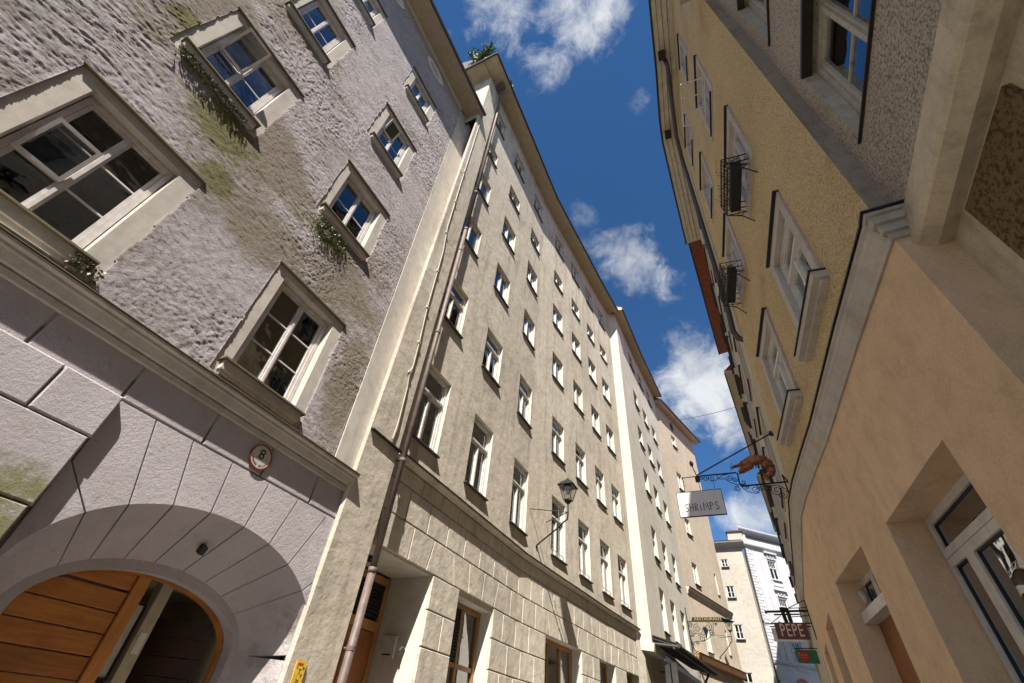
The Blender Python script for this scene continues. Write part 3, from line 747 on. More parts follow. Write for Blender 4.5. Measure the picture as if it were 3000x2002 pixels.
mb = MB(); mb.prism([(S1(a), b) for a, b in in_arch((3.075, 3.215, 0, 2.7))], -.83, -.765, F1.T, .006); mb.build('stile', 'gate_stile_wood', gate)
# passage behind, with the open leaf, a pale post carrying a notice and a picture frame on the wall
mb = MB()
PX = lambda y, z, n: T1(y, z, n)
mb.quad(PX(2.0, 0, -.86), PX(2.0, 0, -3.6), PX(2.0, 2.72, -3.6), PX(2.0, 2.72, -.86)); mb.quad(PX(4.5, 0, -.86), PX(4.5, 0, -3.6), PX(4.5, 2.72, -3.6), PX(4.5, 2.72, -.86))
mb.quad(PX(2.0, 2.72, -.86), PX(4.5, 2.72, -.86), PX(4.5, 2.72, -3.6), PX(2.0, 2.72, -3.6)); mb.quad(PX(2.0, 0, -3.6), PX(4.5, 0, -3.6), PX(4.5, 2.72, -3.6), PX(2.0, 2.72, -3.6))
mb.build('passage', 'recess_plaster', lilac)
la = math.radians(58)
def leafT(a, z, n):  # open right leaf hinged at y=4.34
    y = 4.30 - a * math.cos(la); nn = -.90 - a * math.sin(la) - n * .5; return T1(y, z, nn)
for i in range(13):
    z1 = 2.20 - i * .19 + .2 - .0; z0 = z1 - .18
    top = min(z1, 2.40)
    mb = MB(); mb.box(.02, .95, 0, .05, z0, z1 - .004, T=lambda x, y, z: leafT(x, z, y)); mb.build('plank', 'dark_wood', gate)
mb = MB(); mb.box(S1(3.50), S1(3.64), -1.16, -1.02, 0, 2.7, T=lambda a, b, c: F1.T(a, c, b)); mb.build('pillar', 'recess_plaster', lilac)
mb = MB(); mb.box(S1(3.53), S1(3.61), -1.018, -1.012, 1.98, 2.18, T=lambda a, b, c: F1.T(a, c, b)); mb.build('notice', 'paper', lilac)
fr = empty('framed_notice', T1(3.36, 1.8, -1.1), 'tall framed notice seen through the open half of the arched gate', 'notice')
mb = MB(); mb.box(S1(3.30), S1(3.46), -1.12, -1.10, 1.75, 2.42, T=lambda a, b, c: F1.T(a, c, b)); mb.build('sheet', 'paper', fr)
mb = MB()
for a, b, c, d in ((3.28, 3.30, 1.73, 2.44), (3.46, 3.48, 1.73, 2.44), (3.30, 3.46, 1.73, 1.75), (3.30, 3.46, 2.42, 2.44)): mb.box(S1(a), S1(b), -1.13, -1.085, c, d, T=lambda a, b, c: F1.T(a, c, b))
mb.build('frame', 'black_iron', fr)
# little iron pocket in the arch soffit
mb = MB(); mb.box(-.045, .045, -.03, .03, -.045, .045)
p = Vector(T1(3.30, 2.95, -.28)); 
sk = mb.build('soffit_socket', 'slot_black', label='small square black socket set in the arch above the wooden gate', cat='socket'); sk.location = p; sk.rotation_euler = (0, math.radians(28), 0)
# ---- round enamel house number plate and the yellow gas sign
def text_mesh(body, size, ext=.002, font_shear=0., space=1.):
    cu = bpy.data.curves.new('lettering', 'FONT'); cu.body = body; cu.size = size; cu.extrude = ext; cu.align_x = 'CENTER'; cu.align_y = 'CENTER'; cu.shear = font_shear; cu.space_character = space; cu.resolution_u = 3
    o = bpy.data.objects.new('tmp', cu); COL.objects.link(o)
    me = bpy.data.meshes.new_from_object(o.evaluated_get(bpy.context.evaluated_depsgraph_get())); bpy.data.objects.remove(o); return me
def put_text(body, size, mat, parent, m, ext=.002, shear=0., scale=(1, 1, 1), name='lettering', space=1.):
    me = text_mesh(body, size, ext, shear, space); me.name = name; me.materials.clear(); me.materials.append(M[mat])
    o = link(name, me, parent, m @ Matrix.Rotation(math.radians(90), 4, 'X') @ Matrix.Diagonal((*scale, 1))); return o
def plate(fac, q, z, n, r, parent, name, mat, thick=.012, seg=32, r0=0.):
    m = fac.mat(q, z, n); mb = MB()
    P = [(r * math.cos(2 * PI * k / seg), r * math.sin(2 * PI * k / seg)) for k in range(seg)]
    if not r0:
        mb.add([(x, -thick, zz) for x, zz in P] + [(x, 0, zz) for x, zz in P], [tuple(range(seg)), tuple(range(seg, 2 * seg))] + [(k, (k + 1) % seg, seg + (k + 1) % seg, seg + k) for k in range(seg)])
    else:
        Q = [(x * r0 / r, zz * r0 / r) for x, zz in P]
        mb.add([(x, -thick, zz) for x, zz in P] + [(x, -thick, zz) for x, zz in Q] + [(x, 0, zz) for x, zz in P] + [(x, 0, zz) for x, zz in Q],
               [(k, (k + 1) % seg, seg + (k + 1) % seg, seg + k) for k in range(seg)] + [(k, (k + 1) % seg, 2 * seg + (k + 1) % seg, 2 * seg + k) for k in range(seg)] + [(seg + k, seg + (k + 1) % seg, 3 * seg + (k + 1) % seg, 3 * seg + k) for k in range(seg)])
    return link(name, mb.mesh(name, mat), parent, m)
np_ = empty('house_number_plate', T1(3.25, 4.06, .03), 'round enamel house number plate with a black 8 and red rim', 'house number')
plate(F1, S1(3.25), 4.06, .035, .150, np_, 'plate', 'enamel_white'); plate(F1, S1(3.25), 4.06, .035, .162, np_, 'rim', 'enamel_red', thick=.018, r0=.147)
put_text('8', .19, 'ink_black', np_, F1.mat(S1(3.25), 4.09, .049), scale=(.95, 1, 1), name='numeral')
for i, ch in enumerate('..... Gasse'):
    a = math.radians(-90 + (i - 5) * 13.0); q = Matrix.Translation((.112 * math.cos(a), 0, .112 * math.sin(a))) @ Matrix.Rotation(-(a + PI / 2), 4, 'Y')
    if ch == ' ': continue
    if ch == '.':
        mb = MB(); mb.box(-.007, -.003, -.001, 0, -.012, .012); mb.box(.003, .007, -.001, 0, -.012, .010); mb.box(-.003, .003, -.001, 0, -.002, .004)
        link('letter', mb.mesh('letter', 'ink_black'), np_, F1.mat(S1(3.25), 4.06, .049) @ q); continue
    put_text(ch, .036, 'ink_black', np_, F1.mat(S1(3.25), 4.06, .049) @ q, name='letter', ext=.001)
ys_ = empty('yellow_pipe_sign', T1(5.03, 2.0, .03), 'small yellow gas pipe sign with red strip beside the lilac gate', 'sign')
mb = MB(); mb.box(-.085, .085, -.010, 0, -.12, .12); link('plate', mb.mesh('plate', 'sign_yellow'), ys_, F1.mat(S1(5.00), 2.02, .035))
mb = MB(); mb.box(-.055, .03, -.012, -.010, .075, .098); link('red_strip', mb.mesh('red_strip', 'sign_red'), ys_, F1.mat(S1(5.00), 2.02, .035))
for (x, z, t, s) in ((0, .01, 'T', .075), (-.05, .05, '5', .04), (.05, .05, '30', .035), (.04, -.02, '8', .04), (0, -.08, '24', .05)): put_text(t, s, 'ink_black', ys_, F1.mat(S1(5.00), 2.02, .046) @ Matrix.Translation((x, 0, z)), name='letter', ext=.001)

K1 = .765                                                 # the lilac house stands flush with its neighbour
for o in list(SC.objects):
    if o.name not in N_BEFORE_F1 and o.parent is None:
        o.matrix_basis = Matrix.Translation((0, 0, 1.6)) @ Matrix.Scale(K1, 4) @ Matrix.Translation((0, 0, -1.6)) @ o.matrix_basis
# ================================================================== LONG CREAM HOUSE (second left)
F2 = Fac([(-4.12, 4.33), (-4.11, 8.9), (-3.98, 10.5), (-3.82, 12.2), (-3.68, 13.9), (-3.42, 16.3)])
cream2 = empty('long_cream_apartment_house', (-4.3, 10, 0), 'long curved cream grey apartment house with seven columns of windows and rusticated ground floor', 'apartment house')
A2 = F2.aty
COLY = [4.78, 6.52, 8.35, 10.44, 12.07, 13.70, 15.17]
ROW = dict(A=(4.93, 6.38), B=(7.55, 8.75), C=(10.17, 11.2), D=(12.5, 13.5), E=(14.75, 15.5), F=(17.0, 18.05))
SH = dict(A=.10, B=.04, C=-.02, D=-.06, E=-.06, F=-.02)
holes = []; spec = []
for ci, yc in enumerate(COLY):
    for r, (za, zb) in ROW.items():
        sh = SH[r] * (1 + .5 * (ci > 1)); q = A2(yc + sh); wd = .80 if r not in 'E' else .76
        holes.append((q - wd / 2, q + wd / 2, za, zb, .11)); spec.append((ci, r, q, wd, za, zb))
F2.wall('wall', 0, F2.len, 4.5, 19.0, holes, ['f2_plaster', 'reveal_sunlit'], cream2)
rnd = random.Random(3)
for ci, r, q, wd, za, zb in spec:
    cur = rnd.choice([0, 1, 2, 3, 5, 6, 7]) if r in 'ABC' else rnd.choice([0, 0, 1, 5, 6])
    if r in 'AB': place_window(F2, q, za, cream2, w=wd, h=zb - za, depth=.11, casements=2, toplight=(.42 if r == 'A' else .30), curtain=cur, sillp=.06, sillh=.018, sill='grey_pipe', bar=.05)
    else: place_window(F2, q, za, cream2, w=wd, h=zb - za, depth=.11, casements=2, curtain=cur, sillp=.05, sillh=.018, sill='grey_pipe', bar=.05)
# iron window guards on the lower row
for ci, r, q, wd, za, zb in spec:
    if r == 'A' and ci >= 3:
        g = MB(); 
        for k in range(9): g.box(-wd / 2 + wd * k / 8 - .005, -wd / 2 + wd * k / 8 + .005, .03, .04, 0, .16)
        g.box(-wd / 2, wd / 2, .028, .042, .155, .167); link('window_guard', g.mesh('window_guard', 'grey_trim'), cream2, F2.mat(q, za))
# eaves
F2.band('eave', -1.22, F2.len, [(0, 18.98), (.42, 18.88), (.55, 18.9), (.56, 19.02), (.0, 19.35)], 'soffit', cream2)
F2.band('gutter', -1.25, F2.len, [(.555, 18.86), (.60, 18.88), (.60, 18.95), (.555, 18.99)], 'dark_metal', cream2)
F2.band('roof', -1.2, F2.len, [(.56, 19.03), (-4, 23.2), (-4, 19.3), (0, 19.3)], 'slate_roof', cream2)
mb = MB(); mb.box(-9.5, -4.10, 3.12, 3.66, 18.93, 19.02); mb.build('eave_return', 'soffit', cream2)
mb = MB(); mb.box(-9.5, -3.56, 3.06, 3.115, 18.86, 18.99); mb.build('gutter_return', 'dark_metal', cream2)
# corner pier, straight from the pavement to the eaves
mb = MB(); P = [(-4.70, 4.165), (-4.078, 3.655), (-4.050, 3.690), (-4.065, 4.33), (-4.3, 4.345), (-9.0, 4.345), (-9.0, 3.62)]
for z0, z1 in ((0, 15.2), (15.2, 18.95)):
    if z0 > 0: P[0] = (-4.30, 3.66)
    for j in range(7):
        if z0 == 0 and j >= 5: continue
        a, b = P[j], P[(j + 1) % 7]; mb.quad((*a, z0), (*b, z0), (*b, z1), (*a, z1))
mb.build('corner_pier', 'f2_plaster', cream2)
# ledge above the rusticated ground floor
F2.band('ledge', 0.05, F2.len - .02, [(-.05, 4.475), (.0, 4.48), (.02, 4.505), (.085, 4.512), (.085, 4.535), (-.0, 4.56), (-.05, 4.56)], 'f2_plaster', cream2)
F2.band('ledge_cover', 0.05, F2.len - .02, [(.0, 4.564), (.10, 4.539), (.10, 4.550), (.0, 4.576)], 'dark_metal', cream2)
mb = MB(); mb.add([(-4.05, 3.69, 4.51), (-4.01, 3.70, 4.51), (-4.02, 4.42, 4.51), (-4.06, 4.42, 4.51), (-4.05, 3.69, 4.54), (-4.01, 3.70, 4.53), (-4.02, 4.42, 4.53), (-4.06, 4.42, 4.54)], [(0, 1, 2, 3), (4, 5, 6, 7), (0, 1, 5, 4), (1, 2, 6, 5), (2, 3, 7, 6), (3, 0, 4, 7)])
mb.build('ledge_end', 'dark_metal', cream2)
# rusticated ground floor
OP = [(.10, 1.52, 0., 3.30), (2.30, 3.50, 1.0, 3.24), (5.75, 7.60, 1.0, 3.34), (8.75, 9.85, .9, 3.36), (10.7, 11.8, 0., 3.38)]
F2.wall('mortar_bed', 0, F2.len, 0, 4.5, [(a, b, c, d, .38 if i else .85) for i, (a, b, c, d) in enumerate(OP)], ['f2_block', 'reveal_sunlit'], cream2, n=-.05)
def f2block(poly, mat='f2_block', n1=-.022):
    if len(poly) < 3: return
    mb = MB(); mb.prism(poly, -.06, n1, F2.T, .009); mb.build('stone_block', mat, cream2)
def shrink(p, g=.009):
    cx = sum(a for a, b in p) / len(p); cz = sum(b for a, b in p) / len(p)
    xs = [a for a, b in p]; zs_ = [b for a, b in p]; wx = (max(xs) - min(xs)) / 2; wz = (max(zs_) - min(zs_)) / 2
    return [(cx + (a - cx) * (1 - g / max(wx, .02)), cz + (b - cz) * (1 - g / max(wz, .02))) for a, b in p]
zc = [4.46, 4.22, 3.77, 3.32, 2.88, 2.45, 2.0, 1.5, 1.0, .5, 0.]
for ri in range(len(zc) - 1):
    z1, z0 = zc[ri], zc[ri + 1]
    off = .30 if ri % 2 == 0 else .05
    st = [0.08] + [off + .55 * k for k in range(1, 30) if 0.3 < off + .55 * k < F2.len - .2] + [F2.len - .03]
    if ri >= 3: st = sorted({0.1, .6, *[x for o in OP for x in (o[0], o[1])], *[x for x in st if not any(o[0] - .28 < x < o[1] + .28 for o in OP)]})
    for a, b in zip(st, st[1:]):
        if b - a < .06: continue
        mid = (a + b) / 2
        if ri >= 3 and any(o[0] < mid < o[1] and (z0 + z1) / 2 < o[3] and (z0 + z1) / 2 > o[2] for o in OP): continue
        poly = [(a, z0), (b, z0), (b, z1), (a, z1)]
        if ri == 2:                                   # flat arches: joints fan out over each opening
            def fan(x, z):
                for o in OP:
                    m_ = (o[0] + o[1]) / 2
                    if o[0] - .4 < x < o[1] + .4:
                        k = max(0, 1 - abs(x - m_) / ((o[1] - o[0]) / 2 + .55)); return x + (x - m_) * (-.16) * (z1 - z) / (z1 - z0)
                return x
            poly = [(fan(a, z0), z0), (fan(b, z0), z0), (b, z1), (a, z1)]
        f2block(shrink(poly))
# entrance recess with wooden louvred door
dr = empty('louvred_wooden_door', F2.T(.8, 0, -.8), 'orange wooden door with louvred transom deep in the cream house entrance', 'door')
Fm = F2.mat(0.0, 0.0, 0)
def lb(mb, a, b, n0, n1, z0, z1): mb.box(a, b, n0, n1, z0, z1, T=lambda x, y, z: F2.T(x, z, y))
mb = MB()
for a, b, c, d in ((.12, .20, 0, 3.26), (1.42, 1.50, 0, 3.26), (.20, 1.42, 3.16, 3.26), (.20, 1.42, 2.58, 2.70), (.78, .84, 2.70, 3.16)): lb(mb, a, b, -.83, -.76, c, d)
mb.build('frame', 'window_wood', dr)
for k in range(9):
    for (a, b) in ((.20, .78), (.84, 1.42)):
        mb = MB(); z = 2.73 + k * .048; mb.add([F2.T(a, z, -.80), F2.T(b, z, -.80), F2.T(b, z + .035, -.77), F2.T(a, z + .035, -.77), F2.T(a, z + .012, -.805), F2.T(b, z + .012, -.805), F2.T(b, z + .045, -.775), F2.T(a, z + .045, -.775)], [(0, 1, 2, 3), (4, 5, 6, 7), (0, 1, 5, 4), (2, 3, 7, 6), (0, 3, 7, 4), (1, 2, 6, 5)]); mb.build('louvre', 'black_timber', dr)
for a, b in ((.21, .80), (.82, 1.41)):
    mb = MB(); lb(mb, a, b, -.82, -.78, 0, 2.57); lb(mb, a + .1, b - .1, -.78, -.77, 1.3, 2.4); mb.build('leaf', 'door_wood', dr)
mb = MB(); lb(mb, 0.1, 1.5, -.9, -.84, 0, 3.3); mb.build('backing', 'slot_black', dr)
mb = MB(); mb.tube([F2.T(.55, 3.285, -.42), F2.T(.55, 3.255, -.42), F2.T(.55, 3.235, -.42)], [.085, .08, .03], 14)
mb.build('ceiling_lamp', 'slot_black', label='small round black lamp under the ceiling of the entrance recess', cat='lamp')
ib = empty('intercom', F2.T(1.5, 2.4, -.5), 'cream intercom box on the side wall of the entrance recess', 'intercom')
mb = MB(); mb.box(1.455, 1.50, -.62, -.40, 2.30, 2.55, T=lambda x, y, z: F2.T(x, z, y)); mb.build('case', 'enamel_white', ib)
mb = MB(); mb.box(1.450, 1.456, -.58, -.44, 2.33, 2.345, T=lambda x, y, z: F2.T(x, z, y)); mb.build('slot', 'slot_black', ib)
mb = MB(); mb.tube([F2.T(1.5, 2.42, -.26), F2.T(1.44, 2.42, -.26), F2.T(1.40, 2.38, -.26), F2.T(1.42, 2.34, -.26)], .014, 8); mb.build('wall_hook', 'grey_pipe', label='small metal hook beside the intercom in the entrance recess', cat='hook')
# timber shop windows
def timber_window(o, k, louvre=False, mull=1):
    a, b, c, d = o; wroot = MB()
    for (x0, x1, z0, z1) in ((a + .01, a + .07, c, d - .01), (b - .07, b - .01, c, d - .01), (a + .07, b - .07, d - .08, d - .01), (a + .07, b - .07, c, c + .06)): lb(wroot, x0, x1, -.35, -.27, z0, z1)
    ms = [a + (b - a) * (i + 1) / (mull + 1) for i in range(mull)]
    for m_ in ms: lb(wroot, m_ - .03, m_ + .03, -.34, -.28, c + .06, d - .08)
    zt = c + (d - c) * .62
    if louvre: lb(wroot, a + .07, b - .07, -.335, -.285, 2.38, 2.44)
    r = wroot.build('window', 'window_wood', cream2)
    xs = [a + .07] + ms + [b - .07]
    for i in range(len(xs) - 1):
        x0, x1 = xs[i] + (.03 if i else 0), xs[i + 1] - (.03 if i < len(xs) - 2 else 0)
        if louvre and i == 0:
            n = 15
            for j in range(n):
                z = 2.46 + j * (d - .10 - 2.46) / n
                mb = MB(); mb.add([F2.T(x0, z, -.30), F2.T(x1, z, -.30), F2.T(x1, z + .034, -.275), F2.T(x0, z + .034, -.275), F2.T(x0, z + .01, -.306), F2.T(x1, z + .01, -.306), F2.T(x1, z + .044, -.281), F2.T(x0, z + .044, -.281)], [(0, 1, 2, 3), (4, 5, 6, 7), (0, 1, 5, 4), (2, 3, 7, 6), (0, 3, 7, 4), (1, 2, 6, 5)])
                mb.build('louvre', 'black_timber', r)
            mb = MB(); lb(mb, x0, x1, -.32, -.312, c + .06, 2.38); mb.build('pane', 'glass_shop', r)
            mb = MB(); lb(mb, x0, x1, -.32, -.312, 2.44, d - .08); mb.build('backing', 'slot_black', r)
        else:
            mb = MB(); lb(mb, x0, x1, -.32, -.312, c + .06, d - .08); mb.build('pane', 'glass_shop', r)
    mb = MB(); pts = [(a, -.36), (b, -.36), (b + .1, -1.3), (a - .1, -1.3)]
    for i in range(1, 4):
        p, q = pts[i], pts[(i + 1) % 4]; mb.quad(F2.T(p[0], c, p[1]), F2.T(q[0], c, q[1]), F2.T(q[0], d, q[1]), F2.T(p[0], d, p[1]))
    mb.quad(F2.T(a, d, -.36), F2.T(b, d, -.36), F2.T(b + .1, d, -1.3), F2.T(a - .1, d, -1.3)); mb.build('interior', 'room_dark', r)
timber_window(OP[1], 1, louvre=True, mull=1); timber_window(OP[2], 2, mull=2); timber_window(OP[3], 3, mull=1); timber_window(OP[4], 4, mull=1)
# downpipe with hopper, clips and cable
dp = empty('copper_downpipe', (-4.0, 4.4, 0), 'long brown copper downpipe running up the corner of the cream house', 'downpipe')
px, py = -3.985, 4.38
zs = [0, 2, 3.3]; mb = MB(); mb.tube([(px, py, 0), (px, py, 2.98)], .047, 12); mb.tube([(px, py, 2.94), (px, py, 3.0)], .053, 12); mb.tube([(px, py, 3.0), (px, py, 10.2)], .042, 12); mb.tube([(px, py, 10.17), (px, py, 10.25)], .048, 12); mb.tube([(px, py, 10.2), (px, py - .02, 17.7), (px + .02, py - .12, 18.2), (px + .10, py - .28, 18.72)], .042, 12); mb.build('pipe', 'copper_pipe', dp, smooth=True)
for z in (2.2, 4.4, 6.9, 9.4, 11.9, 14.4, 16.9):
    mb = MB(); mb.tube([(px, py, z - .02), (px, py, z + .02)], .052, 12); mb.tube([(px, py, z), (px - .12, py + .0, z)], .012, 6); mb.build('clip', 'copper_pipe', dp)
mb = MB(); mb.box(-3.97, -3.75, 3.93, 4.17, 18.66, 18.87); mb.build('hopper', 'copper_pipe', dp)
mb = MB(); cab = [(-4.045, 3.80, 16.0), (-4.04, 3.83, 12), (-4.035, 3.86, 9.6), (-4.03, 3.95, 8.8), (-4.035, 4.0, 7.2), (-4.03, 4.06, 6.4), (-4.035, 4.09, 5.9), (-4.03, 4.05, 5.75), (-4.035, 4.10, 5.5), (-4.03, 4.13, 4.9), (-4.035, 4.12, 4.6)]
mb.tube(cab, .011, 6); mb.build('lightning_cable', 'cable_paint', label='thin painted cable clipped up the pier beside the downpipe', cat='cable')
for i, z in enumerate((5.75, 6.4, 7.2, 8.2, 9.4, 10.6, 12)): 
    y = np.interp(z, [c[2] for c in cab[::-1]], [c[1] for c in cab[::-1]]); mb = MB(); mb.box(-4.05, -4.015, y - .025, y + .025, z - .02, z + .02); mb.build('clip', 'cable_paint', bpy.data.objects['lightning_cable'])
# plants on the eaves
def shrub(name, base, h, r, nleaf, label, seed):
    rn = random.Random(seed); root = empty(name, base, label, 'plant'); st = MB(); lf = MB(); tips = []
    for k in range(9):
        a = rn.uniform(0, 2 * PI); rr = r * rn.uniform(.3, 1); hh = h * rn.uniform(.45, 1)
        p0 = Vector(base); p1 = p0 + Vector((math.cos(a) * rr * .4, math.sin(a) * rr * .4, hh * .55)); p2 = p0 + Vector((math.cos(a) * rr, math.sin(a) * rr, hh)); st.tube([p0, p1, p2], [.016, .01, .004], 5); tips += [(p1, p2)]
    st.build('stem', 'twig', root)
    for mat, cnt in (('leaf_green', nleaf), ('leaf_bright', nleaf)):
        lf = MB()
        for k in range(cnt):
            p1, p2 = rn.choice(tips); c = p1.lerp(p2, rn.uniform(.1, 1.1)) + Vector([rn.gauss(0, .07 * r * 2.2) for _ in range(3)])
            d = Vector([rn.gauss(0, 1) for _ in range(3)]).normalized(); e = d.cross(Vector([rn.gauss(0, 1) for _ in range(3)])).normalized(); s = rn.uniform(.03, .075)
            lf.add([c - d * s, c + e * s * .55, c + d * s, c - e * s * .55 + d.cross(e) * s * .2], [(0, 1, 2), (0, 2, 3)])
        lf.build('foliage', mat, root, kind='stuff')
shrub('roof_shrub', (-4.35, 3.25, 19.0), 1.1, .55, 520, 'leafy green shrub growing on the roof edge above the cream house corner', 4)
shrub('roof_sprig', (-3.63, 4.2, 19.02), .42, .12, 30, 'tiny green sprig sprouting from the gutter right of the roof shrub', 5)
# hanging moss and ivy under two lilac windows
def T1(y, z, n=0.):
    p = F1.T(S1(y), z, n); return (p[0] * K1, p[1] * K1, 1.6 + (p[2] - 1.6) * K1)
def hang(y0, y1, z0, drop, cnt, seed, label, name='wall_ivy'):
    rn = random.Random(seed); root = empty(name, T1((y0 + y1) / 2, z0, .05), label, 'plant', 'ivy and moss tufts under the lilac house windows')
    for mat in ('leaf_green', 'twig'):
        lf = MB()
        for k in range(cnt if mat == 'leaf_green' else cnt // 2):
            y = rn.uniform(y0, y1); z = z0 - abs(rn.gauss(0, drop)) ; n = rn.uniform(.05, .12)
            c = Vector(T1(y, z, n)); d = Vector([rn.gauss(0, 1) for _ in range(3)]).normalized(); e = d.cross(Vector([rn.gauss(0, 1) for _ in range(3)])).normalized(); s = rn.uniform(.008, .02)
            lf.add([c - d * s, c + e * s * .6, c + d * s, c - e * s * .6], [(0, 1, 2), (0, 2, 3)])
        lf.build('foliage' if mat == 'leaf_green' else 'dry_stems', mat, root, kind='stuff')
hang(-.65, .45, 8.46, .10, 420, 1, 'dark moss and small ivy hanging below the sill of the upper left window')
hang(2.15, 2.9, 8.35, .22, 380, 2, 'dark ivy tufts under the sill of the small middle window')
hang(.4, .72, 4.86, .12, 160, 3, 'dark moss tuft at the right end of the large window sill')

# lantern on bracket
def lantern(root_loc, label, T, foot, J, lz, att, k=1., shadow=None):
    """foot on wall (x,y,z); J joint; lantern stands above J"""
    r = empty('street_lantern', foot, label, 'street lamp', 'wall lanterns on curved brackets')
    mb = MB(); f = Vector(foot); J = Vector(J)
    pts = []
    for i in range(17):
        t = i / 16; x = f.x + (J.x - f.x) * (1 - math.cos(t * PI * .5)) * .35 + (J.x - f.x) * .65 * t ** 1.0 * (0 if t < 0 else 1)
        s = t * t * (3 - 2 * t)
        x = f.x + (J.x - f.x) * (.5 * t + .5 * math.sin(t * PI / 2) ** 2) ; z = f.z + (J.z - .05 - f.z) * (t ** 1.9) + .10 * math.sin(t * PI) * k
        if t > .85: x = J.x - (J.x - x) * .3
        pts.append((x, f.y + (J.y - f.y) * t, z))
    pts.append(tuple(J)); pts.append((J.x, J.y, lz)); mb.tube(pts, .018 * k, 8); mb.build('bracket_arm', 'black_iron', r, smooth=True)
    mb = MB()
    for a in att: mb.tube([a, tuple(J)], .010 * k, 6)
    mb.build('stay', 'black_iron', r)
    mb = MB(); mb.tube([(f.x - .02, f.y, f.z), (f.x + .05, f.y, f.z)], .045 * k, 10); mb.build('wall_plate', 'black_iron', r)
    c = Vector((J.x, J.y, lz)); 
    def sq(h, z): return [(c.x + a * h * k, c.y + b * h * k, c.z + z * k) for a, b in ((-1, -1), (1, -1), (1, 1), (-1, 1))]
    mb = MB(); mb.tube([(c.x, c.y, c.z), (c.x, c.y, c.z + .06 * k)], [.05 * k, .09 * k], 8)
    lo, hi = sq(.085, .07), sq(.165, .40)
    for i in range(4): mb.tube([lo[i], hi[i]], .009 * k, 5); mb.tube([lo[i], lo[(i + 1) % 4]], .010 * k, 5); mb.tube([hi[i], hi[(i + 1) % 4]], .012 * k, 5)
    mb.build('lantern_frame', 'black_iron', r)
    for i in range(4):
        mb = MB(); mb.quad(lo[i], lo[(i + 1) % 4], hi[(i + 1) % 4], hi[i]); mb.build('pane', 'lantern_glass', r)
    mb = MB(); A, B_, C_, D_ = sq(.20, .40), sq(.12, .50), sq(.075, .53), sq(.02, .60)
    for P, Q in ((A, B_), (B_, C_), (C_, D_)):
        for i in range(4): mb.quad(P[i], P[(i + 1) % 4], Q[(i + 1) % 4], Q[i])
    mb.add(A, [(0, 1, 2, 3)]); mb.add(D_, [(0, 1, 2, 3)]); mb.tube([(c.x, c.y, c.z + .58 * k), (c.x, c.y, c.z + .64 * k)], [.02 * k, .012 * k], 8)
    mb.build('cap', 'black_iron', r)
    mb = MB(); mb.tube([(c.x, c.y, c.z + .22 * k), (c.x, c.y, c.z + .38 * k)], [.05 * k, .09 * k], 12); mb.build('bulb', 'lamp_glass_white', r)
    return r
lantern(None, 'black four sided street lantern on a curved bracket of the cream house', None, (-4.10, 9.45, 4.86), (-3.32, 9.45, 5.57), 5.78, [(-4.10, 9.05, 5.57), (-4.07, 9.92, 5.57)])
# ================================================================== PROJECTING GREY HOUSE (third left)
F3 = Fac([(-3.1, 16.6), (-2.98, 20.4), (-2.72, 24.7)])
grey3 = empty('projecting_grey_house', (-3.2, 20, 0), 'pale grey narrow house stepping forward with a bright cream side strip', 'house')
rows3 = dict(A=(4.95, 6.4), B=(7.45, 8.7), C=(10.15, 11.25), D=(12.5, 13.5), E=(14.75, 15.65), F=(17.3, 18.2))
holes = []; spec = []
for r, (za, zb) in rows3.items():
    for q in (2.62, 4.48, 6.28): holes.append((q - .42, q + .42, za, zb, .13)); spec.append((q, za, zb, r))
F3.wall('wall', 0, F3.len, 4.2, 19.1, holes, ['f3_plaster', 'reveal_sunlit'], grey3)
for q, za, zb, r in spec: place_window(F3, q, za, grey3, w=.84, h=zb - za, depth=.13, casements=2, toplight=.4 if r in 'AB' else 0, curtain=rnd.choice([0, 1, 3]), sillp=.07, sillh=.02)
mb = MB(); P = [(-3.45, 16.28), (-3.1, 16.6)]
mb.quad((-3.45, 16.28, 4.2), (-3.1, 16.6, 4.2), (-3.1, 16.6, 19.1), (-3.45, 16.28, 19.1)); mb.build('side_strip', 'f3_side', grey3)
mb = MB(); mb.add([(-3.5, 16.2, 4.02), (-3.06, 16.56, 4.02), (-2.98, 18.0, 4.02), (-3.5, 18.0, 4.02), (-3.5, 16.2, 4.24), (-3.02, 16.58, 4.24), (-2.94, 18.0, 4.24), (-3.5, 18.0, 4.24)], [(0, 1, 2, 3), (4, 5, 6, 7), (0, 1, 5, 4), (1, 2, 6, 5), (2, 3, 7, 6), (3, 0, 4, 7)])
mb.build('corbel', 'f3_side', grey3)
F3.band('eave', -.35, F3.len, [(0, 19.02), (.40, 18.92), (.47, 18.94), (.48, 19.08), (0, 19.4)], 'soffit', grey3)
F3.band('gutter', -.35, F3.len, [(.475, 18.9), (.52, 18.92), (.52, 19.0), (.475, 19.04)], 'dark_metal', grey3)
F3.band('roof', -.35, F3.len, [(.48, 19.09), (-4, 23.2), (-4, 19.3), (0, 19.3)], 'slate_roof', grey3)
mb = MB(); mb.quad((-3.47, 16.0, 0), (-3.36, 16.75, 0), (-3.36, 16.75, 4.25), (-3.47, 16.0, 4.25)); mb.quad((-3.47, 16.0, 0), (-3.33, 16.5, 0), (-3.33, 16.5, 4.25), (-3.47, 16.0, 4.25)); mb.build('corner_wall', 'f2_block', grey3)
F3.wall('ground_wall', 0, F3.len + .3, 0, 4.2, [(1.25, 2.35, 0, 3.2, .3), (4.1, 5.0, .8, 3.0, .3)], ['f4_plaster', 'recess_plaster'], grey3, n=-.25)
for q, w_, zt in ((1.8, 1.1, 3.2), (4.55, .9, 3.0)):
    mb = MB(); mb.box(q - w_ / 2, q + w_ / 2, -.58, -.52, 0, zt, T=lambda x, y, z: F3.T(x, z, y)); mb.build('shop_door', 'slot_black', grey3)
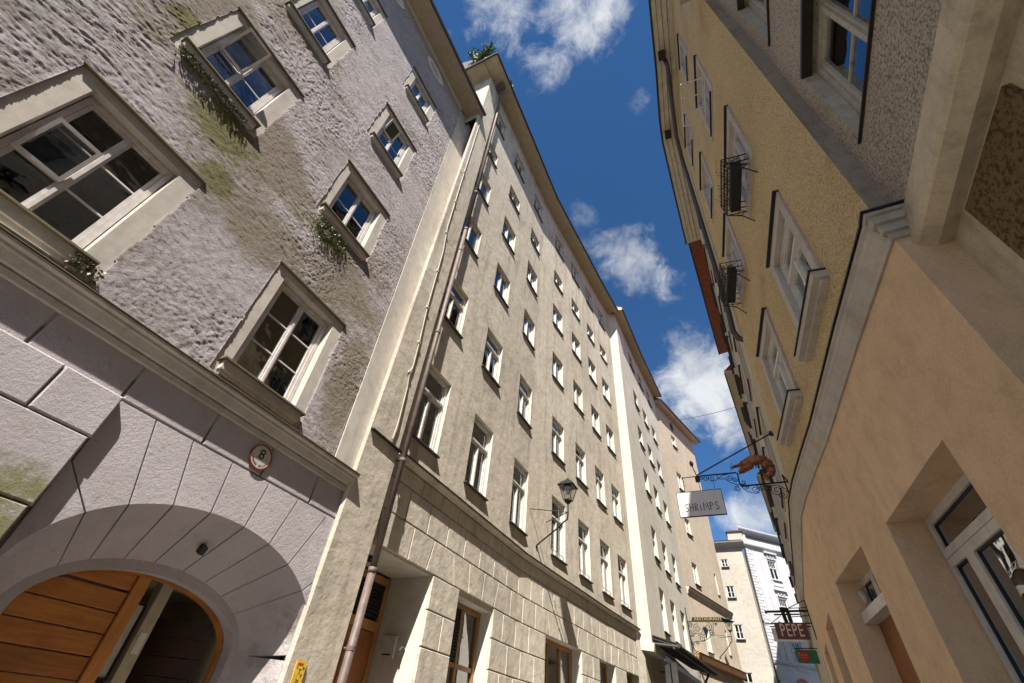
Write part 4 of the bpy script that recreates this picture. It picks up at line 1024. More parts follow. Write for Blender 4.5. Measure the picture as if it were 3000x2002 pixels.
cn = empty('black_timber_canopy', (-2.7, 19, 4.2), 'black timber shop canopy jutting out below the pale grey house', 'canopy')
cA = [Vector((-3.2, 16.75, 4.26)), Vector((-2.30, 16.5, 4.14))]; cB = [Vector((-2.75, 22.5, 4.28)), Vector((-1.86, 22.3, 4.18))]
mb = MB(); k = [cA[0], cA[1], cB[1], cB[0]]; up = Vector((0, 0, .05)); inn = Vector((0, 0, .22))
mb.add([k[0] + inn, k[1] + up, k[2] + up, k[3] + inn, k[0] + inn + Vector((0, 0, .04)), k[1] + up + Vector((0, 0, .04)), k[2] + up + Vector((0, 0, .04)), k[3] + inn + Vector((0, 0, .04))], [(0, 1, 2, 3), (4, 5, 6, 7), (0, 1, 5, 4), (1, 2, 6, 5), (2, 3, 7, 6), (3, 0, 4, 7)])
mb.build('roof_board', 'black_timber', cn)
mb = MB(); mb.tube([cA[1] + Vector((0, 0, .02)), cB[1] + Vector((0, 0, .02))], .055, 6); mb.tube([cA[1] + Vector((-.14, 0, -.02)), cB[1] + Vector((-.14, 0, -.02))], .04, 6); mb.tube([cA[0], cA[1]], .05, 6); mb.build('gutter', 'grey_pipe', cn)
mb = MB(); mb.add([k[0] + Vector((0, 0, .06)), k[1] + Vector((.02, 0, -.045)), k[2] + Vector((.02, 0, -.045)), k[3] + Vector((0, 0, .06))], [(0, 1, 2, 3)]); mb.build('soffit_board', 'black_timber', cn)
for i in range(9):
    t = i / 8; a = cA[0].lerp(cB[0], t); b = cA[1].lerp(cB[1], t); mb = MB(); mb.tube([a + Vector((0, 0, .14)), b + Vector((0, 0, .0))], .035, 4); mb.build('rafter', 'black_timber', cn)
for t in (.97,):
    a = cA[0].lerp(cB[0], t); b = cA[1].lerp(cB[1], t); mb = MB(); mb.tube([a + Vector((.05, 0, -1.0)), a.lerp(b, .75)], .04, 4); mb.build('brace', 'black_timber', cn)
wb = empty('white_light_box', (-2.8, 18, 3.7), 'white projecting light box sign under the black timber canopy', 'sign')
mb = MB(); mb.add([(-3.03, 18, 3.87), (-2.645, 18, 3.98), (-2.68, 18, 3.38), (-3.05, 18, 3.32)] + [(-3.03, 18.16, 3.87), (-2.645, 18.16, 3.98), (-2.68, 18.16, 3.38), (-3.05, 18.16, 3.32)], [(0, 1, 2, 3), (4, 5, 6, 7), (0, 1, 5, 4), (1, 2, 6, 5), (2, 3, 7, 6), (3, 0, 4, 7)]); mb.build('box', 'light_box', wb)
mb = MB(); mb.tube([(-2.85, 18.0, 3.93), (-2.86, 17.99, 3.36)], .02, 5); mb.tube([(-3.2, 18.1, 3.7), (-3.0, 18.08, 3.7)], .02, 5); mb.build('bracket', 'grey_pipe', wb)

# ================================================================== BEIGE HOUSE (fourth left)
F4 = Fac([(-2.72, 24.7), (-1.25, 30.3)])
beige = empty('warm_beige_house', (-2.6, 27, 0), 'warm beige house with oval attic window and stone cornices at the bend', 'house')
sp4 = [(2.17, 16.4, 17.2, .62, 0), (2.0, 13.45, 14.55, .72, 0), (1.88, 10.85, 11.75, .70, 0), (1.72, 8.3, 9.35, .66, 0), (1.75, 5.45, 6.45, .60, 0), (4.68, 8.5, 9.6, .26, 1), (4.5, 5.75, 6.85, .24, 1), (4.7, 11.2, 12.1, .26, 1), (4.2, 13.6, 14.6, .5, 1)]
sp4 = sp4[:7]
F4.wall('wall', 0, F4.len, 0, 18.6, [(q - w_ / 2, q + w_ / 2, a, b, .13) for q, a, b, w_, k in sp4] + [(1.95, 2.55, 18.05, 18.4, 0)][:0], ['f4_plaster', 'reveal_sunlit'], beige)
for q, a, b, w_, k in sp4:
    if k: place_window(F4, q, a, beige, w=w_, h=b - a, depth=.1, casements=1, rows=1, frame='old_frame', fw=.03, sillp=.04, roomd=.2)
    else: place_window(F4, q, a, beige, w=w_, h=b - a, depth=.12, casements=2, rows=2, curtain=1, sillp=.08, sillh=.03)
m = F4.mat(2.25, 17.95); mb = MB(); P = [(.24 * math.cos(2 * PI * k / 20), -.02, .32 * math.sin(2 * PI * k / 20)) for k in range(20)]; mb.add(P, [tuple(range(20))])
link('oval_window', mb.mesh('oval_window', 'slot_black'), beige, m)
mb = MB(); mb.quad((-1.25, 30.3, 0), (-4, 31.2, 0), (-4, 31.2, 18.6), (-1.25, 30.3, 18.6)); mb.build('side_wall', 'f4_plaster', beige)
F4.band('eave', 0, F4.len + .4, [(0, 18.55), (.30, 18.50), (.42, 18.56), (.44, 18.7), (0, 19.0)], 'f4_plaster', beige)
F4.band('gutter', 0, F4.len + .42, [(.43, 18.56), (.48, 18.58), (.48, 18.7), (.43, 18.72)], 'dark_metal', beige)
F4.band('roof', 0, F4.len + .4, [(.44, 18.72), (-4, 22.5), (-4, 18.8), (0, 18.8)], 'slate_roof', beige)
F4.band('cornice', 0.1, F4.len + .15, [(0, 7.58), (.05, 7.60), (.07, 7.72), (.13, 7.78), (.15, 7.87), (.0, 7.92)], 'grey_trim', beige)
F4.band('cornice_cover', 0.1, F4.len + .17, [(.0, 7.925), (.17, 7.875), (.17, 7.89), (.0, 7.94)], 'dark_metal', beige)
F4.band('pent_roof', -.4, F4.len - .3, [(0, 4.86), (.20, 4.92), (.28, 5.14), (.30, 5.18), (0, 5.30)], ['orange_under', 'grey_trim'], beige, mi=[0, 0, 0, 1, 1])
lantern(None, 'distant black street lantern on a curved bracket of the beige house', None, (-1.98, 27.3, 5.41), (-1.27, 27.3, 6.27), 6.46, [(-2.08, 26.9, 6.27), (-1.9, 27.7, 6.27)])
# wrought iron restaurant sign
def scal(x, z, k=1.073): return (x * k, 23.6, 1.6 + (z - 1.6) * k)
rs = empty('wrought_iron_restaurant_sign', scal(-2.56, 5.6), 'wrought iron hanging sign reading RESTAURANT with scrolls left of the far facade', 'sign')
mb = MB(); mb.tube([scal(-2.62, 5.87), scal(-.80, 5.862)], .022, 6); mb.tube([scal(-2.585, 6.33), scal(-2.56, 5.6), scal(-2.54, 4.85)], .018, 6); mb.tube([scal(-2.60, 6.33), scal(-2.57, 6.36)], .04, 6); mb.build('bar', 'black_iron', rs)
mb = MB(); a, b, c, d = scal(-2.36, 6.02), scal(-1.17, 6.015), scal(-1.17, 5.885), scal(-2.41, 5.885)
mb.add([a, b, c, d] + [(p[0], p[1] + .03, p[2]) for p in (a, b, c, d)], [(0, 1, 2, 3), (4, 5, 6, 7), (0, 1, 5, 4), (1, 2, 6, 5), (2, 3, 7, 6), (3, 0, 4, 7)])
mb.add([scal(-1.17, 5.99), scal(-.76, 5.864), scal(-1.17, 5.864)], [(0, 1, 2)]); mb.build('panel', 'black_iron', rs)
def sign_mat(x, y, z): return Matrix.Translation((x, y, z))
tx = scal(-1.76, 5.95); put_text('RESTAURANT', .15, 'gold', rs, sign_mat(tx[0], 23.585, tx[2]), scale=(1.22, .9, 1), name='lettering')
def spiral(mb, c, r, turns, a0, rad, y, dirn=1, n=26, ell=1.):
    pts = []
    for i in range(n + 1):
        t = i / n; a = a0 + dirn * turns * 2 * PI * t; rr = r * (1 - .82 * t); pts.append((c[0] + rr * math.cos(a), y, c[1] + rr * math.sin(a) * ell))
    mb.tube(pts, rad, 5)
    return pts
mb = MB()
for (x, z, r, a0, dr_) in ((-2.24, 5.64, .15, 1.2, 1), (-2.46, 5.43, .13, .3, 1), (-2.12, 5.30, .14, 2.6, -1), (-1.80, 5.68, .15, 1.8, -1), (-2.48, 5.74, .10, 0, 1), (-1.72, 5.46, .12, 2.6, -1), (-2.5, 5.12, .08, 1.5, 1), (-2.32, 5.15, .07, 0, -1), (-1.97, 5.55, .13, 4.2, 1), (-1.5, 5.77, .05, 0, 1)):
    p = scal(x, z); spiral(mb, (p[0], p[2]), r * 1.07, 1.6, a0, .013, 23.6, dr_)
mb.tube([scal(-1.58, 5.84), scal(-1.66, 5.5), scal(-1.85, 5.3), scal(-2.05, 5.2), scal(-2.4, 5.18), scal(-2.5, 5.05), scal(-2.54, 4.85)], .013, 5)
mb.tube([scal(-2.56, 5.35), scal(-2.3, 5.46), scal(-2.05, 5.47)], .011, 5)
mb.build('scrollwork', 'black_iron', rs)
mb = MB()
for dx in (-.06, .06, -.02, .03): mb.tube([scal(-1.95 + dx, 5.72 - abs(dx)), scal(-1.93 + dx * .5, 5.45), scal(-1.95, 5.28)], .02, 5)
mb.build('hanging_figure', 'black_iron', rs)

# ================================================================== FAR HOUSES
yC = 36.0; sh = .03
FC = Fac([(-6.0, yC), (.22, yC + .0)])                 # faces the camera (normal = -y)
def CX(x, z): return x + 6.0
farc = empty('far_cream_house', (-1, 36, 0), 'tall cream house facing down the street with four small windows', 'house')
spc = [(-1.07, 11.86, 12.36, .46, 2), (-1.10, 9.95, 10.66, .50, 2), (-1.14, 7.62, 8.42, .50, 2), (-1.26, 5.0, 5.92, .60, 2), (-1.3, 2.4, 3.4, .6, 2), (-4.0, 7.6, 8.5, .6, 2), (-4.0, 10, 10.7, .6, 2)]
FC.wall('wall', 0, FC.len, 0, 13.1, [(x + 6 - w_ / 2, x + 6 + w_ / 2, a, b, .12) for x, a, b, w_, r in spc], ['cream_plaster', 'reveal_sunlit'], farc)
for x, a, b, w_, r in spc: place_window(FC, x + 6, a, farc, w=w_, h=b - a, depth=.08, casements=2, rows=r, frame='white_frame', fw=.035, bar=.04, sillp=.10, sillh=.05, sill='grey_pipe', roomd=.3)
mb = MB(); mb.quad((.22, yC, 0), (.75, yC + 6, 0), (.75, yC + 6, 13.1), (.22, yC, 13.1)); mb.build('side_wall', 'cream_plaster', farc)
FC.band('eave', -.2, FC.len + .25, [(0, 13.05), (.08, 13.1), (.14, 13.22), (.40, 13.36), (.44, 13.46), (0, 13.6)], 'grey_trim', farc)
FC.band('roof', -.2, FC.len + .1, [(.46, 13.47), (-2.5, 14.1), (-2.5, 13.5), (0, 13.5)], 'slate_roof', farc)
mb = MB(); mb.box(-.48, .50, 36.7, 37.6, 13.5, 14.42); mb.build('chimney', 'cream_plaster', farc)
mb = MB(); mb.box(-.56, .58, 36.6, 37.7, 14.42, 14.50); mb.build('chimney_cap', 'slate_roof', farc)
mb = MB(); mb.tube([(.30, 35.9, 0), (.32, 35.88, 4), (.36, 35.86, 8), (.42, 35.84, 12.5), (.45, 35.7, 13.1)], .05, 8); mb.build('downpipe', 'grey_pipe', farc)
for z in (2.5, 5.5, 8.5, 11.5):
    mb = MB(); mb.tube([(.34 + .005 * z, 35.87, z), (.34 + .005 * z, 35.87, z + .12)], .075, 8); mb.build('pipe_joint', 'slot_black', farc)
FW = Fac([(.42, 37.0), (4.6, 41.2)])
farw = empty('far_white_palais', (2, 38, 0), 'ornate white far house with quoins, stucco window heads and heavy cornice', 'house')
def FWq(x, y=38.):          # arc length of the ray through (x, 38)
    k = x / 38.; P0, D = FW.P[0], FW.D[0]; return (k * P0.y - P0.x) / (D.x - k * D.y)
q1 = FWq(1.94); q2 = q1 + 2.0
def ZS(q): return (FW.P[0].y + FW.D[0].y * q) / 38.
zz_ = lambda z, q: 1.6 + (z - 1.6) * ZS(q)
spw = []
for q in (q1, q1 + 2.3):
    for a, b in ((11.46, 12.67), (8.96, 10.28), (6.71, 7.84)): spw.append((q, zz_(a, q1), zz_(b, q1)))
FW.wall('wall', 0, FW.len, 0, 14.6, [(q - .36, q + .36, a, b, .12) for q, a, b in spw], ['white_paint_wall', 'white_paint_wall'], farw)
for q, a, b in spw:
    win = place_window(FW, q, a, farw, w=.72, h=b - a, depth=.08, casements=2, toplight=.42, topcols=4, frame='white_frame', fw=.035, bar=.04, sillp=.14, sillh=.07, sill='white_frame', roomd=.3)
    for nm, bx in (('window_head', (-.55, .55, -.16, 0, b - a + .48, b - a + .58)), ('window_head', (-.48, .48, -.07, 0, b - a + .12, b - a + .16)), ('side_trim', (-.50, -.40, -.05, 0, -.1, b - a + .12)), ('side_trim', (.40, .50, -.05, 0, -.1, b - a + .12)), ('apron', (-.45, .45, -.04, 0, -.42, -.1))):
        mb = MB(); mb.box(*bx); o = bpy.data.objects.new(nm, mb.mesh(nm, 'white_paint_wall')); COL.objects.link(o); o.parent = win
    for k in (-1, 0, 1):
        mb = MB(); mb.tube([(k * .26, 0, b - a + .30), (k * .26, -.05, b - a + .30)], .075, 8); o = bpy.data.objects.new('rosette', mb.mesh('rosette', 'white_paint_wall')); COL.objects.link(o); o.parent = win
for k in range(36):
    mb = MB(); z0 = 6.9 + k * .185
    if z0 > 13.4: break
    w_ = .50 if k % 2 else .38; mb.prism([(.03, z0 + .01), (w_, z0 + .01), (w_, z0 + .17), (.03, z0 + .17)], -.01, .035, FW.T, .01); mb.build('quoin', 'white_paint_wall', farw)
for a, b in ((.62, .78), (1.15, 1.22)):
    mb = MB(); mb.box(a, b, -.01, .05, 6.8, 13.3, T=lambda x, y, z: FW.T(x, z, y)); mb.build('pilaster', 'white_paint_wall', farw)
FW.band('cornice', -.1, FW.len, [(0, 13.38), (.06, 13.42), (.09, 13.52), (.20, 13.60), (.22, 13.68), (0, 13.74)], 'white_paint_wall', farw)
FW.band('attic_black_band', .4, FW.len, [(0, 14.22), (.09, 14.22), (.09, 14.36), (0, 14.36)], 'slot_black', farw)  # black band standing proud of the attic wall
FW.band('top_cornice', -.25, FW.len, [(0, 14.45), (.08, 14.5), (.22, 14.66), (.25, 14.75), (0, 14.9)], 'white_paint_wall', farw)
FW.band('band', -.05, FW.len, [(0, 6.55), (.10, 6.6), (.16, 6.74), (0, 6.82)], 'white_paint_wall', farw)
m = FW.mat(FWq(1.62) + .15, 5.45); mb = MB(); P = [(.62 * math.cos(PI * k / 16), -.03, .55 * math.sin(PI * k / 16)) for k in range(17)]; mb.add(P, [tuple(range(17))]); link('arched_sign', mb.mesh('arched_sign', 'sign_red'), farw, m)
for (a, b) in ((0.05, 1.0),):
    mb = MB(); mb.box(.1, .8, -.01, .04, 0, 6.5, T=lambda x, y, z: FW.T(x, z, y)); mb.build('pier', 'white_paint_wall', farw)
# thin wire across the street
mb = MB(); A, B = Vector((-2.25, 24.9, 17.2)), Vector((2.05, 24.9, 17.45)); mb.tube([A.lerp(B, t) + Vector((0, 0, -.12 * math.sin(PI * t))) for t in [i / 16 for i in range(17)]], .014, 5); mb.build('street_wire', 'grey_pipe', label='thin wire sagging across the street between the far roofs', cat='wire')

# ================================================================== YELLOW AND PEACH HOUSE (right)
PR = [(1.32, 2.33), (1.21, 3.32), (1.07, 4.76), (.99, 5.38), (.9, 6.13), (.855, 6.75), (.88, 8.44), (.93, 10.87)]
FR = Fac(PR[::-1], lean=.04, z0=4.2); AR = FR.aty
yel = empty('yellow_and_peach_house', (1.6, 6, 0), 'ochre yellow roughcast house with peach plastered ground floor and long cornice', 'house')
ycols = [(3.77, 5.55)]
RW = [(3.76, 1.06, 4.86, 6.26, 'a'), (5.53, 1.02, 4.86, 6.26, 'b'), (3.78, .98, 7.32, 8.88, 'c'), (5.62, .96, 7.40, 8.86, 'd'), (3.92, 1.0, 10.15, 11.85, 'e'), (5.70, .92, 10.1, 11.5, 'f'), (4.08, .78, 13.15, 14.55, 'g'), (5.83, .88, 12.7, 14.0, 'h'),
      (8.45, 1.0, 5.0, 6.55, 'k'), (10.0, 1.0, 5.0, 6.55, 'k'), (8.5, 1.0, 7.3, 8.8, 'k'), (10.05, 1.0, 7.3, 8.8, 'k'), (8.5, 1.0, 10.0, 11.3, 'k'), (10.05, 1.0, 10., 11.3, 'k'), (8.5, .9, 12.6, 13.8, 'k'), (10.05, .9, 12.6, 13.8, 'k')]
holes = []
for y, hgt, a, b, k in RW:
    q = AR(y); ow = hgt - .24; holes.append((q - ow / 2, q + ow / 2, a + .06, b - .14, .12))
q71 = AR(7.1)
FR.wall('khaki_wall', 0, q71, 4.1, 16.2, [h for h in holes if h[1] < q71], ['pale_khaki', 'surround_grey'], yel)
FR.wall('wall', q71, FR.len, 4.1, 16.2, [h for h in holes if h[0] > q71], ['yellow_roughcast', 'surround_grey'], yel)
mb = MB(); P0, P1 = FR.T(FR.len, 4.1), FR.T(FR.len, 16.2)
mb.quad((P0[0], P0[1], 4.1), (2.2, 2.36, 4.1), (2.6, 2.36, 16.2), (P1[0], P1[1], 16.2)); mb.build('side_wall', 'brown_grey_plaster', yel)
for (y, wd, a, b, k), h in zip(RW, holes):
    q = (h[0] + h[1]) / 2; ow = h[1] - h[0]; oh = h[3] - h[2]
    big = k in 'ab'
    win = place_window(FR, q, h[2], yel, w=ow, h=oh, depth=.09, casements=2, rows=2 if not big else 1, toplight=.34 if big else 0, frame='white_frame' if big else 'lilac_frame', fw=.045, bar=.055, curtain=3 if big else 1, sillp=0, roomd=.5)
    sb = MB(); X = wd / 2; z0 = a - h[2]; z1 = b - h[2]
    for bx in ((-X, -ow / 2, -.022, 0, z0, z1), (ow / 2, X, -.022, 0, z0, z1), (-ow / 2, ow / 2, -.022, 0, oh, z1), (-ow / 2, ow / 2, -.022, 0, z0, 0)): sb.box(*bx)
    o = bpy.data.objects.new('surround', sb.mesh('surround', 'surround_grey')); COL.objects.link(o); o.parent = win
    sb = MB(); sb.box(-X - .01, X + .01, -.06, 0, z1 + .002, z1 + .025); o = bpy.data.objects.new('drip_edge', sb.mesh('drip_edge', 'slot_black')); COL.objects.link(o); o.parent = win
    sb = MB()
    if big:
        sb.box(-X - .05, X + .05, -.115, .06, z0 - .09, z0 - .012); sb.box(-X - .02, X + .02, -.06, 0, z0 - .13, z0 - .09); mat_ = 'surround_grey'
        s2 = MB(); s2.box(-X - .06, X + .06, -.13, .06, z0 - .010, z0 + .004); o = bpy.data.objects.new('sill_cover', s2.mesh('sill_cover', 'slot_black')); COL.objects.link(o); o.parent = win
    else: sb.box(-ow / 2 - .02, ow / 2 + .02, -.05, .08, -.03, -.004); mat_ = 'slot_black' if k in 'efghk' else 'surround_grey'
    o = bpy.data.objects.new('sill', sb.mesh('sill', mat_)); COL.objects.link(o); o.parent = win
    if big:
        pm = MB(); pm.box(-ow / 2 + .05, ow / 2 - .05, .16, .165, .05, oh - .05); o = bpy.data.objects.new('inner_screen', pm.mesh('inner_screen', 'curtain')); COL.objects.link(o); o.parent = win
# cornice with return
FR.band('cornice', 0, FR.len, [(0, 4.08), (.012, 4.08), (.02, 4.105), (.035, 4.13), (.06, 4.20), (.07, 4.215), (.07, 4.26), (.085, 4.27), (.085, 4.30), (0, 4.33)], 'grey_trim', yel)
FR.band('cornice_cover', 0, FR.len, [(0, 4.335), (.10, 4.303), (.10, 4.318), (0, 4.35)], 'slot_black', yel)
mb = MB(); n0 = FR.T(FR.len, 4.2)
for (z0, z1, d) in ((4.08, 4.13, .02), (4.13, 4.20, .045), (4.20, 4.27, .068), (4.27, 4.30, .085)): mb.box(n0[0] - d, 1.46, n0[1] - d, n0[1], z0, z1)
mb.build('cornice_return', 'grey_trim', yel)
mb = MB(); mb.box(n0[0] - .10, 1.46, n0[1] - .10, n0[1], 4.303, 4.318); mb.build('cornice_return_cover', 'slot_black', yel)
# peach ground floor
FP = Fac(PR[::-1], lean=0, z0=4.2)
GO = [(3.735, 1.31, .0, 3.12, .30), (5.70, 1.20, 0, 3.19, .30), (8.07, 1.0, 0, 3.18, .30), (9.9, .9, 0, 3.15, .3)]
FP.wall('ground_wall', 0, FP.len, 0, 4.1, [(AR(y) - w_ / 2, AR(y) + w_ / 2, a, b, d) for y, w_, a, b, d in GO], ['peach_plaster', 'peach_plaster'], yel)
mb = MB(); mb.quad((1.32, 2.33, 0), (1.75, 2.33, 0), (1.75, 2.33, 4.12), (1.32, 2.33, 4.12)); mb.build('ground_side_wall', 'peach_plaster', yel)
# shop window: white frame, transom, wide pane
def rb(mb, q0, q1, n0, n1, z0, z1): mb.box(q0, q1, n0, n1, z0, z1, T=lambda a, b, c: FP.T(a, c, b))
def framed(qa, qb, za, zb, n, fwid, name, glassm, parent, mat='pvc_white', dark=True):
    mb = MB(); rb(mb, qa, qa + fwid, n - .05, n + .03, za, zb); rb(mb, qb - fwid, qb, n - .05, n + .03, za, zb); rb(mb, qa + fwid, qb - fwid, n - .05, n + .03, zb - fwid, zb); rb(mb, qa + fwid, qb - fwid, n - .05, n + .03, za, za + fwid)
    r = mb.build(name, mat, parent)
    g = .012; mb = MB()
    for (a, b, c, d) in ((qa + fwid, qa + fwid + g, za + fwid, zb - fwid), (qb - fwid - g, qb - fwid, za + fwid, zb - fwid), (qa + fwid + g, qb - fwid - g, za + fwid, za + fwid + g), (qa + fwid + g, qb - fwid - g, zb - fwid - g, zb - fwid)): rb(mb, a, b, n - .01, n + .012, c, d)
    mb.build('gasket', 'slot_black', r)
    mb = MB(); rb(mb, qa + fwid + g, qb - fwid - g, n - .004, n + .002, za + fwid + g, zb - fwid - g); mb.build('pane', glassm, r)
    return r
sw = empty('shop_window', FP.T(AR(3.73), 0, -.3), 'large white framed shop window with transom in the peach wall', 'shop window')
qa, qb = AR(3.73) - .65, AR(3.73) + .65          # qa is the far end (y larger)
framed(qa + .0, qb, 2.84, 3.12, -.28, .055, 'transom', 'glass_shop', sw)
framed(qa + .0, qa + .34, .1, 2.835, -.28, .055, 'side_light', 'glass_shop', sw)
framed(qa + .342, qb, .1, 2.835, -.28, .06, 'main_light', 'glass_shop', sw)
mb = MB(); rb(mb, qa, qb, -.60, -.595, 0, 3.1); mb.build('backing', 'room_dark', sw)
dd = empty('peach_house_door', FP.T(AR(5.7), 0, -.3), 'brown wooden door below a white framed transom in the peach wall', 'door')
qa, qb = AR(5.70) - .60, AR(5.70) + .60
framed(qa, qa + .42, 2.90, 3.19, -.26, .05, 'transom', 'glass_shop', dd); framed(qa + .422, qb, 2.90, 3.19, -.26, .05, 'transom', 'glass_shop', dd)
mb = MB(); rb(mb, qa, qb, -.30, -.12, 2.80, 2.895); mb.build('transom_beam', 'pvc_white', dd)
mb = MB(); rb(mb, qa, qb, -.29, -.24, 0, 2.80); 
for i in range(3): rb(mb, qa + .1, qb - .1, -.24, -.23, .2 + i * .85, .9 + i * .85)
mb.build('leaf', 'door_wood', dd)
mb = MB(); rb(mb, qa, qb, -.4, -.33, 0, 3.2); mb.build('backing', 'room_dark', dd)
ll = empty('white_wall_lamp', FP.T(AR(6.2), 3.0, -.2), 'small white wall lamp inside the recess of the brown door', 'lamp')
mb = MB(); c = Vector(FP.T(AR(6.27), 3.04, -.20)); mb.tube([c + Vector((0, .03, .05)), c + Vector((0, -.02, .03)), c + Vector((0, -.05, 0)), c + Vector((0, -.05, -.06))], [.036, .04, .034, .02], 14); mb.build('shade', 'pvc_white', ll, smooth=True)
for y, w_ in ((8.07, 1.0), (9.9, .9)):
    q = AR(y); r = framed(q - w_ / 2, q + w_ / 2, .1, 3.15, -.28, .06, 'window', 'glass_shop', yel, mat='door_wood'); mb = MB(); rb(mb, q - w_ / 2, q + w_ / 2, -.5, -.45, 0, 3.1); mb.build('backing', 'room_dark', r)
# eaves
FR.band('eave', 0, FR.len + .3, [(0, 15.8), (.50, 15.78), (.52, 15.95), (0, 16.3)], 'soffit_pale', yel)
for k in range(3): FR.band('soffit_joint', 0, FR.len + .3, [(.12 + .13 * k, 15.79), (.128 + .13 * k, 15.79), (.128 + .13 * k, 15.775), (.12 + .13 * k, 15.775)], 'slot_black', yel)
FR.band('eave_edge', 0, FR.len + .3, [(.50, 15.76), (.545, 15.76), (.545, 15.92), (.50, 15.94)], 'dark_metal', yel)
FR.band('roof', 0, FR.len + .3, [(.52, 15.97), (-5, 20), (-5, 16), (0, 16)], 'slate_roof', yel)
# rain pipe
rp = empty('dark_rain_pipe', FR.T(AR(7.1), 8, .1), 'dark rain pipe running along the eaves and down the yellow facade', 'downpipe')
mb = MB(); mb.tube([FR.T(AR(4.45), 15.75, .30), FR.T(AR(4.6), 15.5, .24), FR.T(AR(5.5), 15.3, .20), FR.T(AR(6.4), 15.1, .16), FR.T(AR(7.0), 14.7, .12), FR.T(AR(7.1), 14.0, .10), FR.T(AR(7.1), 11, .10), FR.T(AR(7.1), 8.3, .10), FR.T(AR(7.12), 7.8, .12), FR.T(AR(7.12), 7.6, .06), FR.T(AR(7.12), 7.55, -.02)], .055, 10); mb.build('pipe', 'grey_pipe', rp, smooth=True)
for (y, z) in ((4.35, 15.68), (6.5, 15.62)):
    mb = MB(); q = AR(y); mb.box(q - .10, q + .10, .26, .44, z - .12, z + .06, T=lambda a, b, c: FR.T(a, c, b)); mb.build('hopper', 'slot_black', rp)
# flower baskets in iron guards, and an empty white rack
def basket(y, z, label, seed):
    q = AR(y); m = FR.mat(q, z, 0); r = empty('flower_basket', FR.T(q, z, .2), label, 'flower box', 'iron flower baskets on the yellow facade'); W = .36
    mb = MB(); 
    for k in range(15):
        x = -W + 2 * W * k / 14; mb.tube([(x, -.30, -.12), (x, -.33, .14)], .006, 4)
    for zz, yy in ((-.12, -.30), (.0, -.315), (.14, -.33)): mb.tube([(-W, yy, zz), (W, yy, zz)], .009, 4); mb.tube([(-W, -.02, zz), (-W, yy, zz)], .009, 4); mb.tube([(W, -.02, zz), (W, yy, zz)], .009, 4)
    for s in (-1, 1): mb.tube([(s * W, -.30, -.12), (s * W, -.12, -.20), (s * W, 0, -.38)], .010, 4); spiral2(mb, s * W, -.12, -.14, .07)
    link('iron_guard', mb.mesh('iron_guard', 'black_iron'), r, m)
    mb = MB(); mb.box(-W + .02, W - .02, -.25, -.12, -.10, .02); link('planter', mb.mesh('planter', 'slot_black'), r, m)
    rn = random.Random(seed); mb = MB()
    for k in range(900):
        c = Vector((rn.uniform(-W, W), -.2 + rn.gauss(0, .07), .08 + rn.gauss(0, .04))); d = Vector([rn.gauss(0, 1) for _ in range(3)]).normalized(); e = d.cross(Vector((.2, .5, 1))).normalized(); s = rn.uniform(.008, .018); mb.add([c - d * s, c + e * s, c + d * s], [(0, 1, 2)])
    link('dry_flowers', mb.mesh('dry_flowers', 'twig'), r, m, kind='stuff')
def spiral2(mb, x, y, z, r):
    mb.tube([(x, y + r * (1 - .8 * i / 14) * math.cos(i * .6), z + r * (1 - .8 * i / 14) * math.sin(i * .6)) for i in range(15)], .006, 4)
basket(3.80, 7.48, 'black iron window basket with dry flowers on the nearer yellow facade window', 1); basket(5.62, 7.52, 'black iron window basket with dry flowers on the farther yellow facade window', 2)
def rack(y, z, W, label):
    q = AR(y); m = FR.mat(q, z, 0); r = empty('drying_rack', FR.T(q, z, .2), label, 'rack'); mb = MB()
    for k in range(4): mb.tube([(-W + 2 * W * k / 3, 0, 0), (-W + 2 * W * k / 3, -.42, .02)], .011, 4)
    for yy in (-.01, -.42): mb.tube([(-W, yy, .01), (W, yy, .01)], .014, 4)
    link('rack_bars', mb.mesh('rack_bars', 'white_frame'), r, m)
rack(3.92, 10.9, .40, 'white wire rack sticking out of the upper yellow facade window')

# ================================================================== GREY ROUGHCAST HOUSE (right, nearest)
FG = Fac([(1.45, 2.40), (1.45, -9.0)], lean=.04, z0=4.2)
grey = empty('grey_roughcast_house', (1.6, 0, 0), 'dark grey roughcast house at the right edge with blue reflecting windows', 'house')
QG = lambda y: 2.40 - y
GW = []
for yc in (1.61, -.9, -3.3, -5.7):
    for a, b in ((5.0, 6.31), (7.4, 8.9), (9.8, 10.9)): GW.append((yc, a, b))
FG.wall('wall', 0, FG.len, 4.25, 11.5, [(QG(y) - .53, QG(y) + .53, a, b, .17) for y, a, b in GW], ['grey_roughcast', 'old_frame'], grey)
for y, a, b in GW:
    win = place_window(FG, QG(y), a, grey, w=1.06, h=b - a, depth=.15, casements=2, rows=2, frame='old_frame', fw=.06, bar=.06, sillp=0, roomd=.4, curtain=3)
    sb = MB(); sb.box(-.56, .56, -.022, .12, -.016, -.004); o = bpy.data.objects.new('sill', sb.mesh('sill', 'dark_metal')); COL.objects.link(o); o.parent = win
    sb = MB(); sb.box(-.53, .53, -.02, .06, (b - a) - .05, (b - a) - .004); o = bpy.data.objects.new('drip_edge', sb.mesh('drip_edge', 'dark_metal')); COL.objects.link(o); o.parent = win
FG.band('band', 0.0, FG.len, [(-.02, 4.25), (.02, 4.27), (.06, 4.02), (.045, 3.985), (-.03, 3.94), (-.13, 3.96), (-.13, 4.2)], 'ground_wall_pale', grey)
FG2 = Fac([(1.55, 2.40), (1.55, -9.0)])
FG2.wall('ground_wall', 0, FG2.len, 0, 4.0, [], ['ground_wall_pale', 'ground_wall_pale'], grey)
mb = MB(); mb.box(QG(2.07), QG(1.42), 0, .03, 0.3, 3.90, T=lambda a, b, c: FG2.T(a, c, b)); mb.build('rough_panel', 'brown_roughcast', grey)
